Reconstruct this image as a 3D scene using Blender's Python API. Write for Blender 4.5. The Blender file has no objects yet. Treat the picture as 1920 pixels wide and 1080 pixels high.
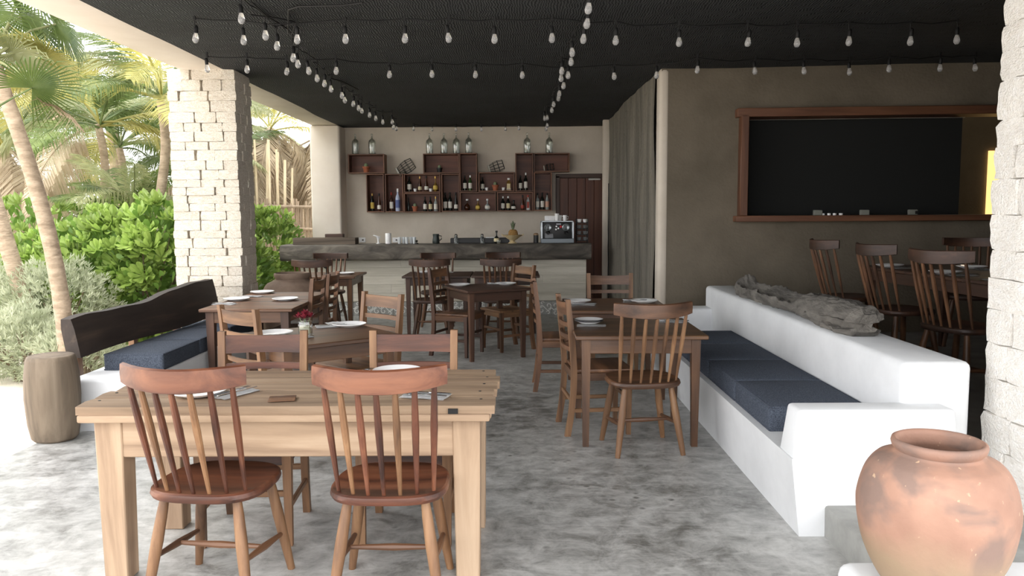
import bpy, bmesh, math, random
from mathutils import Vector, Matrix, noise
R = random.Random(7)
pi = math.pi
SC = bpy.context.scene
COL = SC.collection

# ------------------------------------------------------------------ camera
F_PX, CAM_H = 1500.0, 1.55
pitch, yaw, roll = math.atan(142 / F_PX), math.atan(10 / F_PX), math.radians(0.35)
fw = Vector((-math.sin(yaw) * math.cos(pitch), math.cos(yaw) * math.cos(pitch), -math.sin(pitch)))
rt0 = fw.cross(Vector((0, 0, 1))).normalized()
up0 = rt0.cross(fw)
rt = rt0 * math.cos(roll) - up0 * math.sin(roll)
up = rt.cross(fw)
CAM = Vector((0, 0, CAM_H))
cd = bpy.data.cameras.new('camera')
cd.sensor_width = 36.0
cd.lens = F_PX / 1920 * 36
cd.clip_end = 300
cam = bpy.data.objects.new('camera', cd)
m = Matrix((rt, up, -fw)).transposed().to_4x4()
m.translation = CAM
cam.matrix_world = m
COL.objects.link(cam)
SC.camera = cam

def ray(px, py):
    return fw * F_PX + rt * (px - 960) + up * (540 - py)
def at_z(px, py, z):
    d = ray(px, py)
    return CAM + d * ((z - CAM_H) / d.z)
def at_y(px, py, y):
    d = ray(px, py)
    return CAM + d * (y / d.y)

# ------------------------------------------------------------------ sky, sun, exposure
W = bpy.data.worlds.new('overcast_sky')
SC.world = W
W.use_nodes = True
bg = W.node_tree.nodes['Background']
bg.inputs['Color'].default_value = (0.985, 0.985, 1.0, 1)
bg.inputs['Strength'].default_value = 2.1
sl = bpy.data.lights.new('hazy_sun', 'SUN')
sl.energy = 0.5
sl.angle = math.radians(35)
sl.color = (1.0, 0.96, 0.9)
so = bpy.data.objects.new('hazy_sun', sl)
so.rotation_euler = Vector((0.6, 0.55, -0.85)).to_track_quat('-Z', 'Y').to_euler()
COL.objects.link(so)
vs = SC.view_settings
vs.view_transform = 'Standard'
vs.look = 'None'
vs.exposure = 1.05
vs.gamma = 1
vs.use_curve_mapping = False

# ------------------------------------------------------------------ materials
def lin(c):
    def f(v):
        v /= 255.0
        return v / 12.92 if v <= 0.04045 else ((v + 0.055) / 1.055) ** 2.4
    return (f(c[0]), f(c[1]), f(c[2]), 1)

MATS = {}
def base_mat(name):
    m = bpy.data.materials.new(name)
    m.use_nodes = True
    nt = m.node_tree
    return m, nt, nt.nodes['Principled BSDF']

def N(nt, t, **kw):
    n = nt.nodes.new(t)
    for k, v in kw.items():
        if k in n.inputs:
            n.inputs[k].default_value = v
        else:
            setattr(n, k, v)
    return n

def noise_mat(name, stops, scale=4.0, rough=0.7, bump=0.2, stretch=(1, 1, 1), detail=6, vary=0.0, bscale=None,
              dist=0.02, spec=0.5, distort=0.0, sheen=0, coords='Object', wave=None):
    """stops: list of (position, sRGB colour) over a stretched noise, with bump and a per-object brightness change"""
    if name in MATS: return MATS[name]
    m, nt, P = base_mat(name)
    L = nt.links.new
    tc = N(nt, 'ShaderNodeTexCoord')
    mp = N(nt, 'ShaderNodeMapping')
    mp.inputs['Scale'].default_value = stretch
    L(tc.outputs[coords], mp.inputs['Vector'])
    oi = N(nt, 'ShaderNodeObjectInfo')
    off = N(nt, 'ShaderNodeVectorMath', operation='SCALE')
    off.inputs[0].default_value = (37, 19, 53)
    L(oi.outputs['Random'], off.inputs['Scale'])
    ad = N(nt, 'ShaderNodeVectorMath', operation='ADD')
    L(mp.outputs[0], ad.inputs[0]); L(off.outputs[0], ad.inputs[1])
    nz = N(nt, 'ShaderNodeTexNoise', Scale=scale, Detail=detail, Roughness=0.6, Distortion=distort)
    L(ad.outputs[0], nz.inputs['Vector'])
    cr = N(nt, 'ShaderNodeValToRGB')
    el = cr.color_ramp.elements
    while len(el) < len(stops): el.new(0.5)
    for e, (p, c) in zip(el, stops):
        e.position = p; e.color = lin(c)
    L(nz.outputs['Fac'], cr.inputs['Fac'])
    col = cr.outputs['Color']
    if vary:
        hs = N(nt, 'ShaderNodeHueSaturation')
        mr = N(nt, 'ShaderNodeMapRange')
        mr.inputs['To Min'].default_value = 1 - vary
        mr.inputs['To Max'].default_value = 1 + vary
        L(oi.outputs['Random'], mr.inputs['Value'])
        L(mr.outputs[0], hs.inputs['Value'])
        L(col, hs.inputs['Color'])
        col = hs.outputs['Color']
    L(col, P.inputs['Base Color'])
    P.inputs['Roughness'].default_value = rough
    P.inputs['Specular IOR Level'].default_value = spec
    if bump:
        n2 = N(nt, 'ShaderNodeTexNoise', Scale=bscale or scale * 4, Detail=5)
        L(ad.outputs[0], n2.inputs['Vector'])
        h = n2.outputs['Fac']
        if wave:
            wv = N(nt, 'ShaderNodeTexWave', Scale=wave[0], Distortion=wave[1])
            wv.inputs['Detail Scale'].default_value = 0.6
            L(tc.outputs[coords], wv.inputs['Vector'])
            h = wv.outputs['Fac']
        b = N(nt, 'ShaderNodeBump', Strength=bump, Distance=dist)
        L(h, b.inputs['Height'])
        L(b.outputs[0], P.inputs['Normal'])
    MATS[name] = m
    return m

def plain(name, c, rough=0.5, metal=0.0, trans=0.0, emit=None, spec=0.5, ior=1.45, alpha=1):
    if name in MATS: return MATS[name]
    m, nt, P = base_mat(name)
    P.inputs['Base Color'].default_value = lin(c)
    P.inputs['Roughness'].default_value = rough
    P.inputs['Metallic'].default_value = metal
    P.inputs['Transmission Weight'].default_value = trans
    P.inputs['IOR'].default_value = ior
    P.inputs['Specular IOR Level'].default_value = spec
    if emit:
        P.inputs['Emission Color'].default_value = lin(c)
        P.inputs['Emission Strength'].default_value = emit
    MATS[name] = m
    return m

STR = {'x': (0.07, 1, 1), 'y': (1, 0.07, 1), 'z': (1, 1, 0.07)}
def wood(kind, axis):
    tab = {
        'red':   ([(0.34, (52, 30, 23)), (0.5, (92, 54, 38)), (0.7, (128, 82, 58))], 0.42, 0.22),
        'honey': ([(0.33, (78, 55, 39)), (0.52, (124, 90, 62)), (0.72, (156, 120, 86))], 0.5, 0.16),
        'brown': ([(0.33, (62, 42, 30)), (0.53, (104, 72, 50)), (0.74, (138, 100, 72))], 0.45, 0.18),
        'table': ([(0.3, (56, 38, 28)), (0.55, (98, 68, 46)), (0.78, (128, 94, 64))], 0.38, 0.12),
        'dark':  ([(0.3, (44, 30, 23)), (0.55, (74, 50, 38)), (0.78, (104, 74, 56))], 0.5, 0.12),
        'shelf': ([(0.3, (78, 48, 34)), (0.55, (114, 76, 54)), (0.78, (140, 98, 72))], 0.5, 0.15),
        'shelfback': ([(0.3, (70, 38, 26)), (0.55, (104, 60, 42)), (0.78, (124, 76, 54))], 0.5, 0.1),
        'door':  ([(0.3, (62, 36, 26)), (0.55, (92, 54, 38)), (0.78, (112, 70, 50))], 0.5, 0.1),
        'pale':  ([(0.25, (122, 98, 78)), (0.5, (172, 146, 120)), (0.72, (192, 168, 142))], 0.75, 0.06),
        'paletop': ([(0.25, (100, 80, 62)), (0.5, (150, 126, 102)), (0.72, (176, 152, 126))], 0.75, 0.07),
        'grey':  ([(0.3, (60, 52, 46)), (0.52, (104, 92, 80)), (0.75, (142, 128, 112))], 0.85, 0.08),
        'slab':  ([(0.3, (38, 31, 27)), (0.55, (56, 46, 40)), (0.8, (92, 76, 62))], 0.7, 0.05),
        'stool': ([(0.3, (82, 72, 60)), (0.52, (120, 106, 90)), (0.75, (146, 132, 114))], 0.85, 0.05),
    }
    st, rough, vary = tab[kind]
    return noise_mat('wood_%s_%s' % (kind, axis), st, scale=9, rough=rough, bump=0.25, stretch=STR[axis], detail=8,
                     vary=vary, bscale=40, dist=0.004, distort=0.5)

M_plaster = noise_mat('white_plaster', [(0.3, (216, 218, 220)), (0.6, (228, 230, 232))], 2.5, 0.8, 0.12, bscale=9, dist=0.02)
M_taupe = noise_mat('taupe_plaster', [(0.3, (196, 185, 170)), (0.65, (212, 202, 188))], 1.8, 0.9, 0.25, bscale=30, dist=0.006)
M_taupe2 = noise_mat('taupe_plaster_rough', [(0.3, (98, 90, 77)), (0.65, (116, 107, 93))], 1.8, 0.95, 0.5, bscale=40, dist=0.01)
M_cream = noise_mat('cream_plaster', [(0.3, (222, 210, 196)), (0.65, (232, 222, 210))], 2, 0.85, 0.15, bscale=14, dist=0.01)
M_ceil = noise_mat('black_netting_ceiling', [(0.35, (26, 28, 30)), (0.65, (37, 40, 42))], 1.2, 0.85, 0.5, wave=(16, 9), dist=0.02)
M_net = noise_mat('grey_netting_wall', [(0.35, (90, 86, 78)), (0.65, (128, 122, 110))], 1.5, 0.9, 0.5, stretch=(1, 3.5, 0.4), wave=(12, 10), dist=0.015)
M_stone = noise_mat('cream_limestone', [(0.25, (208, 196, 178)), (0.5, (232, 223, 208)), (0.75, (244, 238, 228))], 6, 0.9, 0.85, bscale=16, dist=0.02, vary=0.04)
M_stone2 = noise_mat('lit_limestone', [(0.25, (236, 230, 220)), (0.5, (246, 242, 235)), (0.75, (252, 250, 246))], 6, 0.9, 0.7, bscale=16, dist=0.02, vary=0.02)  # right pillar's stone, colour lightened in place of light falling on it
M_mortar = noise_mat('lime_mortar', [(0.3, (150, 138, 120)), (0.7, (178, 166, 148))], 8, 0.95, 0.3)
M_sand = noise_mat('pale_sand', [(0.3, (226, 214, 196)), (0.7, (242, 233, 220))], 3, 0.95, 0.4, bscale=60, dist=0.02)
M_cush = noise_mat('navy_weave', [(0.35, (56, 62, 73)), (0.65, (88, 95, 107))], 160, 0.95, 0.5, bscale=220, dist=0.003, detail=2, spec=0.2)
M_step = noise_mat('grey_concrete_step', [(0.3, (136, 136, 132)), (0.7, (166, 166, 162))], 5, 0.8, 0.2)
M_porc = plain('white_porcelain', (244, 244, 244), 0.18)
M_enamel = plain('black_rim_enamel', (40, 40, 44), 0.3)
M_napkin = noise_mat('white_linen', [(0.3, (232, 232, 232)), (0.7, (246, 246, 246))], 60, 0.9, 0.2, dist=0.002)
M_steel = plain('cutlery_steel', (190, 192, 194), 0.22, 1.0)
M_black = plain('black_rubber', (20, 20, 21), 0.6)
M_bmetal = plain('black_metal', (30, 30, 31), 0.45)
M_bulb = plain('clear_bulb_glass', (250, 250, 250), 0.05, trans=0.75, ior=1.45)
M_glass = plain('clear_glass', (245, 250, 248), 0.03, trans=0.92, ior=1.45)
def thin_glass():
    m, nt, P = base_mat('thin_clear_glass')
    tr = N(nt, 'ShaderNodeBsdfTransparent'); tr.inputs[0].default_value = (0.93, 0.95, 0.94, 1)
    gl = N(nt, 'ShaderNodeBsdfGlossy'); gl.inputs['Roughness'].default_value = 0.08
    lw = N(nt, 'ShaderNodeLayerWeight'); lw.inputs['Blend'].default_value = 0.35
    mr = N(nt, 'ShaderNodeMapRange'); mr.inputs['To Min'].default_value = 0.12; mr.inputs['To Max'].default_value = 0.8
    mx = N(nt, 'ShaderNodeMixShader')
    nt.links.new(lw.outputs['Facing'], mr.inputs['Value']); nt.links.new(mr.outputs[0], mx.inputs[0])
    nt.links.new(tr.outputs[0], mx.inputs[1]); nt.links.new(gl.outputs[0], mx.inputs[2])
    nt.links.new(mx.outputs[0], nt.nodes['Material Output'].inputs['Surface'])
    return m
M_thin = thin_glass()
M_terra = noise_mat('small_terracotta', [(0.3, (150, 84, 58)), (0.7, (178, 106, 76))], 12, 0.85, 0.1)
M_cactus = noise_mat('cactus_green', [(0.3, (96, 112, 84)), (0.7, (140, 152, 120))], 30, 0.8, 0.4)
M_wire = plain('dark_wire', (52, 54, 52), 0.5, 0.6)
M_drift = noise_mat('grey_driftwood', [(0.28, (74, 71, 67)), (0.5, (106, 102, 96)), (0.75, (140, 135, 127))], 7, 0.95, 1.0, stretch=(1, 0.35, 1), bscale=22, dist=0.03, distort=0.8)
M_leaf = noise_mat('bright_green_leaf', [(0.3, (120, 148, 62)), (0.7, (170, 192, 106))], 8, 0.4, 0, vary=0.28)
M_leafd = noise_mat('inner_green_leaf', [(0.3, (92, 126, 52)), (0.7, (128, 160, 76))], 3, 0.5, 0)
M_silver = noise_mat('silver_green_leaf', [(0.3, (156, 164, 132)), (0.7, (202, 206, 180))], 4, 0.7, 0)
M_stem = noise_mat('shrub_stem', [(0.3, (92, 78, 60)), (0.7, (132, 116, 94))], 8, 0.9, 0.3)
M_frond = {
    'green': noise_mat('palm_frond_green', [(0.3, (70, 94, 48)), (0.7, (122, 138, 78))], 3, 0.5, 0, vary=0.2),
    'yellow': noise_mat('palm_frond_yellow', [(0.3, (146, 144, 74)), (0.7, (188, 180, 108))], 3, 0.5, 0, vary=0.15),
    'dry': noise_mat('palm_frond_dry', [(0.3, (150, 132, 108)), (0.7, (204, 190, 166))], 3, 0.8, 0, vary=0.15),
    'pale': noise_mat('palm_frond_pale', [(0.3, (122, 130, 86)), (0.7, (170, 172, 128))], 3, 0.6, 0, vary=0.15),
}
for _m in list(M_frond.values()) + [M_leaf, M_leafd, M_silver]:
    nt = _m.node_tree
    P = nt.nodes['Principled BSDF']
    tr = N(nt, 'ShaderNodeBsdfTranslucent')
    src = P.inputs['Base Color'].links[0].from_socket
    nt.links.new(src, tr.inputs['Color'])
    mx = N(nt, 'ShaderNodeMixShader', Fac=0.35)
    nt.links.new(P.outputs[0], mx.inputs[1]); nt.links.new(tr.outputs[0], mx.inputs[2])
    nt.links.new(mx.outputs[0], nt.nodes['Material Output'].inputs['Surface'])
M_trunk = noise_mat('palm_trunk', [(0.3, (132, 116, 96)), (0.6, (172, 154, 132)), (0.8, (190, 174, 152))], 7, 0.95, 0.6, stretch=(1, 1, 3), bscale=18, dist=0.02)
M_stick = noise_mat('dry_stick', [(0.3, (126, 110, 92)), (0.7, (176, 158, 136))], 8, 0.9, 0.3, stretch=(1, 1, 0.2), vary=0.2)

M_stalk = noise_mat('pale_dry_stalk', [(0.3, (176, 160, 130)), (0.7, (212, 198, 170))], 8, 0.9, 0.3, stretch=(1, 1, 0.2), vary=0.1)
def concrete_floor():
    m, nt, P = base_mat('polished_concrete')
    L = nt.links.new
    tc = N(nt, 'ShaderNodeTexCoord')
    a = N(nt, 'ShaderNodeTexNoise', Scale=0.9, Detail=9, Roughness=0.62, Distortion=0.8)
    b = N(nt, 'ShaderNodeTexNoise', Scale=7.0, Detail=10, Roughness=0.72, Distortion=0.4)
    c = N(nt, 'ShaderNodeTexVoronoi', Scale=13.0)
    c.inputs['Randomness'].default_value = 1
    dmask = N(nt, 'ShaderNodeTexNoise', Scale=1.3, Detail=3)
    st = N(nt, 'ShaderNodeTexNoise', Scale=1.0, Detail=8, Roughness=0.7, Distortion=1.5)
    mp = N(nt, 'ShaderNodeMapping'); mp.inputs['Scale'].default_value = (2.0, 7.0, 1); mp.inputs['Rotation'].default_value = (0, 0, -0.35)
    for n in (a, b, c, dmask): L(tc.outputs['Object'], n.inputs['Vector'])
    L(tc.outputs['Object'], mp.inputs[0]); L(mp.outputs[0], st.inputs['Vector'])
    r1 = N(nt, 'ShaderNodeValToRGB')
    e = r1.color_ramp.elements
    e[0].position, e[0].color = 0.39, lin((108, 108, 104))
    e[1].position, e[1].color = 0.62, lin((196, 196, 193))
    mid = e.new(0.50); mid.color = lin((160, 160, 157))
    mixf = N(nt, 'ShaderNodeMix', data_type='FLOAT'); mixf.inputs[0].default_value = 0.6
    L(a.outputs['Fac'], mixf.inputs[2]); L(b.outputs['Fac'], mixf.inputs[3])
    L(mixf.outputs[0], r1.inputs['Fac'])
    r2 = N(nt, 'ShaderNodeValToRGB')
    r2.color_ramp.elements[0].position, r2.color_ramp.elements[0].color = 0.5, (0, 0, 0, 1)
    r2.color_ramp.elements[1].position, r2.color_ramp.elements[1].color = 0.72, (1, 1, 1, 1)
    L(st.outputs['Fac'], r2.inputs['Fac'])
    mx = N(nt, 'ShaderNodeMixRGB', blend_type='MIX'); mx.inputs['Color2'].default_value = lin((206, 206, 204))
    sc = N(nt, 'ShaderNodeMath', operation='MULTIPLY'); sc.inputs[1].default_value = 0.55
    L(r2.outputs['Color'], sc.inputs[0]); L(sc.outputs[0], mx.inputs['Fac']); L(r1.outputs['Color'], mx.inputs['Color1'])
    # dark worn spots, where the voronoi cell centre is near and the mask is high
    sp = N(nt, 'ShaderNodeMapRange'); sp.inputs['From Min'].default_value = 0.30; sp.inputs['From Max'].default_value = 0.12
    L(c.outputs['Distance'], sp.inputs['Value'])
    dm = N(nt, 'ShaderNodeMapRange'); dm.inputs['From Min'].default_value = 0.47; dm.inputs['From Max'].default_value = 0.6
    L(dmask.outputs['Fac'], dm.inputs['Value'])
    mu = N(nt, 'ShaderNodeMath', operation='MULTIPLY'); L(sp.outputs[0], mu.inputs[0]); L(dm.outputs[0], mu.inputs[1])
    bt = N(nt, 'ShaderNodeMapRange'); bt.inputs['From Min'].default_value = 0.42; bt.inputs['From Max'].default_value = 0.62; L(b.outputs['Fac'], bt.inputs['Value'])
    mu2 = N(nt, 'ShaderNodeMath', operation='MULTIPLY'); L(mu.outputs[0], mu2.inputs[0]); L(bt.outputs[0], mu2.inputs[1])
    m2 = N(nt, 'ShaderNodeMixRGB', blend_type='MIX'); m2.inputs['Color2'].default_value = lin((78, 78, 74))
    L(mu2.outputs[0], m2.inputs['Fac']); L(mx.outputs[0], m2.inputs['Color1'])
    L(m2.outputs[0], P.inputs['Base Color'])
    rr = N(nt, 'ShaderNodeMapRange'); rr.inputs['To Min'].default_value = 0.26; rr.inputs['To Max'].default_value = 0.5
    L(b.outputs['Fac'], rr.inputs['Value']); L(rr.outputs[0], P.inputs['Roughness'])
    bm_ = N(nt, 'ShaderNodeBump', Strength=0.12, Distance=0.01)
    L(b.outputs['Fac'], bm_.inputs['Height']); L(bm_.outputs[0], P.inputs['Normal'])
    return m
M_floor = concrete_floor()

def pot_mat():
    m, nt, P = base_mat('weathered_terracotta')
    L = nt.links.new
    tc = N(nt, 'ShaderNodeTexCoord')
    a = N(nt, 'ShaderNodeTexNoise', Scale=5, Detail=5)
    b = N(nt, 'ShaderNodeTexNoise', Scale=4.6, Detail=4, Distortion=0.5)
    s = N(nt, 'ShaderNodeTexNoise', Scale=40, Detail=3)
    for n in (a, b, s): L(tc.outputs['Object'], n.inputs['Vector'])
    r = N(nt, 'ShaderNodeValToRGB')
    e = r.color_ramp.elements
    e[0].position, e[0].color = 0.3, lin((138, 104, 88)); e[1].position, e[1].color = 0.7, lin((170, 132, 112))
    L(a.outputs['Fac'], r.inputs['Fac'])
    rb = N(nt, 'ShaderNodeValToRGB')
    rb.color_ramp.elements[0].position, rb.color_ramp.elements[1].position = 0.5, 0.61
    L(b.outputs['Fac'], rb.inputs['Fac'])
    mx = N(nt, 'ShaderNodeMixRGB'); mx.inputs['Color2'].default_value = lin((116, 98, 90))
    k = N(nt, 'ShaderNodeMath', operation='MULTIPLY'); k.inputs[1].default_value = 0.8
    L(rb.outputs[0], k.inputs[0]); L(k.outputs[0], mx.inputs['Fac']); L(r.outputs[0], mx.inputs['Color1'])
    sep = N(nt, 'ShaderNodeSeparateXYZ'); L(tc.outputs['Object'], sep.inputs[0])
    zz = N(nt, 'ShaderNodeMath', operation='ADD'); L(sep.outputs['Z'], zz.inputs[0])
    q = N(nt, 'ShaderNodeMath', operation='MULTIPLY'); q.inputs[1].default_value = 0.22; L(b.outputs['Fac'], q.inputs[0]); L(q.outputs[0], zz.inputs[1])
    lo = N(nt, 'ShaderNodeMapRange'); lo.inputs['From Min'].default_value = 0.34; lo.inputs['From Max'].default_value = 0.22
    L(zz.outputs[0], lo.inputs['Value'])
    m3 = N(nt, 'ShaderNodeMixRGB'); m3.inputs['Color2'].default_value = lin((148, 126, 102))
    L(lo.outputs[0], m3.inputs['Fac']); L(mx.outputs[0], m3.inputs['Color1'])
    rs = N(nt, 'ShaderNodeValToRGB'); rs.color_ramp.elements[0].position, rs.color_ramp.elements[1].position = 0.69, 0.74
    L(s.outputs['Fac'], rs.inputs['Fac'])
    m4 = N(nt, 'ShaderNodeMixRGB'); m4.inputs['Color2'].default_value = lin((178, 150, 124))
    L(rs.outputs[0], m4.inputs['Fac']); L(m3.outputs[0], m4.inputs['Color1'])
    L(m4.outputs[0], P.inputs['Base Color'])
    P.inputs['Roughness'].default_value = 0.72
    bm_ = N(nt, 'ShaderNodeBump', Strength=0.2, Distance=0.01); L(s.outputs['Fac'], bm_.inputs['Height']); L(bm_.outputs[0], P.inputs['Normal'])
    return m
M_pot = pot_mat()

# ------------------------------------------------------------------ mesh helpers
class B:
    def __init__(s): s.bm = bmesh.new()
    def box(s, c, size, bevel=0.0, rot=None, seg=1, mat=0):
        mt = Matrix.Translation(Vector(c)) @ (rot.to_4x4() if rot else Matrix.Identity(4)) @ Matrix.Diagonal((size[0], size[1], size[2], 1))
        r = bmesh.ops.create_cube(s.bm, size=1, matrix=mt)
        vs_ = r['verts']
        fs = list({f for v in vs_ for f in v.link_faces})
        for f in fs: f.material_index = mat
        if bevel:
            ed = list({e for v in vs_ for e in v.link_edges})
            bmesh.ops.bevel(s.bm, geom=ed, offset=bevel, segments=seg, affect='EDGES', profile=0.5, material=-1)
        return s
    def quadbox(s, bot, top, mat=0):
        """hexahedron from four bottom and four top corners"""
        v = [s.bm.verts.new(Vector(p)) for p in list(bot) + list(top)]
        for f in ((3, 2, 1, 0), (4, 5, 6, 7), (0, 1, 5, 4), (1, 2, 6, 5), (2, 3, 7, 6), (3, 0, 4, 7)):
            s.bm.faces.new([v[i] for i in f]).material_index = mat
        return s
    def tube(s, pts, rad, seg=8, caps=True, mat=0, flat=None):
        pts = [Vector(p) for p in pts]
        n = len(pts)
        if not isinstance(rad, (list, tuple)): rad = [rad] * n
        rings = []
        ref = Vector((0, 0, 1))
        for i, p in enumerate(pts):
            t = (pts[min(i + 1, n - 1)] - pts[max(i - 1, 0)]).normalized()
            if abs(t.dot(ref)) > 0.95: ref = Vector((1, 0, 0)) if abs(t.x) < 0.9 else Vector((0, 1, 0))
            a = t.cross(ref).normalized(); b = t.cross(a)
            ring = []
            for k in range(seg):
                an = 2 * pi * k / seg
                ring.append(s.bm.verts.new(p + a * math.cos(an) * rad[i] + b * math.sin(an) * rad[i] * (flat or 1)))
            rings.append(ring)
        for i in range(n - 1):
            for k in range(seg):
                s.bm.faces.new((rings[i][k], rings[i][(k + 1) % seg], rings[i + 1][(k + 1) % seg], rings[i + 1][k])).material_index = mat
        if caps:
            s.bm.faces.new(rings[0][::-1]).material_index = mat; s.bm.faces.new(rings[-1]).material_index = mat
        return s
    def lathe(s, prof, seg=24, c=(0, 0, 0), mat=0, wob=0):
        c = Vector(c); rings = []
        for (r, z) in prof:
            if r < 1e-5: rings.append([s.bm.verts.new(c + Vector((0, 0, z)))])
            else:
                ring = []
                for k in range(seg):
                    an = 2 * pi * k / seg
                    rr = r * (1 + wob * noise.noise(Vector((math.cos(an) * 1.3, math.sin(an) * 1.3, z * 2 + 5))))
                    ring.append(s.bm.verts.new(c + Vector((rr * math.cos(an), rr * math.sin(an), z))))
                rings.append(ring)
        for a, b in zip(rings, rings[1:]):
            for k in range(seg):
                if len(a) == 1 and len(b) == 1: continue
                if len(a) == 1: f = (a[0], b[(k + 1) % seg], b[k])
                elif len(b) == 1: f = (a[k], a[(k + 1) % seg], b[0])
                else: f = (a[k], a[(k + 1) % seg], b[(k + 1) % seg], b[k])
                s.bm.faces.new(f).material_index = mat
        return s
    def grid(s, fn, nu, nv, closed_u=False, mat=0):
        vs_ = [[s.bm.verts.new(Vector(fn(i / (nu if closed_u else nu - 1), j / (nv - 1)))) for j in range(nv)] for i in range(nu)]
        for i in range(nu if closed_u else nu - 1):
            for j in range(nv - 1):
                a = vs_[i]; b = vs_[(i + 1) % nu]
                s.bm.faces.new((a[j], b[j], b[j + 1], a[j + 1])).material_index = mat
        return vs_
    def prism(s, outline, z0, z1, mat=0, bevel=0):
        lo = [s.bm.verts.new(Vector((x, y, z0))) for x, y in outline]
        hi = [s.bm.verts.new(Vector((x, y, z1))) for x, y in outline]
        n = len(outline)
        fs = [s.bm.faces.new(lo[::-1]), s.bm.faces.new(hi)]
        for i in range(n): fs.append(s.bm.faces.new((lo[i], lo[(i + 1) % n], hi[(i + 1) % n], hi[i])))
        for f in fs: f.material_index = mat
        if bevel:
            ed = list({e for f in fs[:2] for e in f.edges})
            bmesh.ops.bevel(s.bm, geom=ed, offset=bevel, segments=2, affect='EDGES', profile=0.5)
        return s
    def poly(s, pts, mat=0):
        s.bm.faces.new([s.bm.verts.new(Vector(p)) for p in pts]).material_index = mat
        return s
    def mesh(s, name, mats, angle=40, smooth=True, normals=True):
        if normals: bmesh.ops.recalc_face_normals(s.bm, faces=s.bm.faces)
        me = bpy.data.meshes.new(name)
        s.bm.to_mesh(me); s.bm.free()
        for mm in (mats if isinstance(mats, (list, tuple)) else [mats]): me.materials.append(mm)
        if smooth:
            me.polygons.foreach_set('use_smooth', [True] * len(me.polygons))
            me.set_sharp_from_angle(angle=math.radians(angle))
        return me

def link(name, data, parent=None, loc=(0, 0, 0), rz=0.0, label=None, cat=None, group=None, kind=None, rot=None):
    o = bpy.data.objects.new(name, data)
    COL.objects.link(o)
    o.parent = parent
    o.location = loc
    o.rotation_euler = rot if rot else (0, 0, rz)
    if label: o['label'] = label
    if cat: o['category'] = cat
    if group: o['group'] = group
    if kind: o['kind'] = kind
    return o

def obj(name, b, mats, parent=None, **kw):
    ang = kw.pop('angle', 40); sm = kw.pop('smooth', True); nr = kw.pop('normals', True)
    return link(name, b.mesh(name, mats, ang, sm, nr), parent, **kw)

def root(name, label, cat, loc=(0, 0, 0), rz=0.0, group=None, rot=None):
    return link(name, None, None, loc, rz, label, cat, group, rot=rot)

def copy_tree(o, parent=None):
    c = o.copy(); COL.objects.link(c); c.parent = parent
    for ch in list(o.children): copy_tree(ch, c)
    return c

def struct(name, b, mat, **kw):
    return obj(name, b, mat, kind='structure', **kw)

def face_rot(dx, dy): return math.atan2(-dx, dy)

# ------------------------------------------------------------------ dimensions of the place
H = 3.0            # ceiling
YR = 1.3           # unseen front edge of the roof, brought forward to shade the foreground
YB = 13.8          # back wall
XB = -2.94         # inner edge of the left beam
CX, CY = 1.48, 8.3 # corner where the netted wall meets the kitchen wall
KROT = math.radians(-3)

# ------------------------------------------------------------------ setting
b = B(); b.box((0, 0, 0), (120, 120, 0.1)); struct('sand_ground', b, M_sand, loc=(0, 20, -0.09))
b = B(); b.box((1.85, 5.9, -0.06), (10.3, 16.2, 0.12), 0.01); struct('floor', b, M_floor)
b = B()
def ceil_fn(u, v):
    x = -2.95 + u * 9.6; y = YR + v * (13.9 - YR)
    sag = 0.012 * math.sin(y * 1.9) + 0.02 * noise.noise(Vector((x * 0.8, y * 0.8, 1)))
    if 0 < u < 1 and 0 < v < 1: sag -= 0.01
    return (x, y, H - 0.0 + min(sag, 0.0))
b.grid(ceil_fn, 40, 54)
b.box((1.85, (YR + 13.9) / 2, H + 0.21), (9.6, 13.9 - YR, 0.34))
struct('ceiling', b, M_ceil)
b = B(); b.box((-3.17, (YR + 13.9) / 2, H + 0.2), (0.46, 14.1 - YR, 0.4), 0.02, seg=2); struct('beam', b, M_cream)
b = B(); b.box((1.85, YR - 0.1, H + 0.2), (9.7, 0.22, 0.4), 0.02); struct('trim_1', b, M_cream)
b = B(); b.box((-0.7, YB + 0.12, 1.5), (5.4, 0.24, 3.0)); struct('wall_back', b, M_taupe)
b = B(); b.box((-3.17, 13.65, 1.5), (0.5, 0.6, 3.0), 0.04, seg=3); struct('wall_left', b, M_cream)
b = B()
def net_fn(u, v):
    y = CY + 0.25 + u * 4.4; z = v * H
    return (CX - 0.02 - 0.02 * abs(math.sin(u * 9)) + 0.03 * noise.noise(Vector((y * 2, z, 3))), y, z)
b.grid(net_fn, 44, 24)
b.box((CX + 0.12, (CY + YB) / 2 + 0.15, 1.5), (0.2, YB - CY - 0.1, 3.0))
struct('wall_right', b, M_net)
b = B(); b.box((1.42, 12.75, 1.5), (0.13, 0.13, 3.0), 0.03, seg=2); struct('trim_2', b, M_taupe)

# kitchen wall with its long serving opening; built along u from the corner
KW = link('wall_kitchen', None)
OU0, OU1, OZ0, OZ1, KL, KT = 0.80, 3.75, 1.47, 2.54, 5.4, 0.22
b = B()
b.box((OU0 / 2, KT / 2, H / 2), (OU0, KT, H), 0)
b.box(((OU1 + KL) / 2, KT / 2, H / 2), (KL - OU1, KT, H))
b.box(((OU0 + OU1) / 2, KT / 2, OZ0 / 2), (OU1 - OU0, KT, OZ0))
b.box(((OU0 + OU1) / 2, KT / 2, (OZ1 + H) / 2), (OU1 - OU0, KT, H - OZ1))
bpy.data.objects.remove(KW)
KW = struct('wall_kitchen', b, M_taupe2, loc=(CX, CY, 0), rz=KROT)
b = B(); b.box((0.03, 0.12, H / 2), (0.11, 0.25, H), 0.04, seg=3); obj('lit_corner', b, M_cream if False else M_taupe, KW)  # rounded wall corner, its lit edge put in as lighter plaster
b = B()
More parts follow.
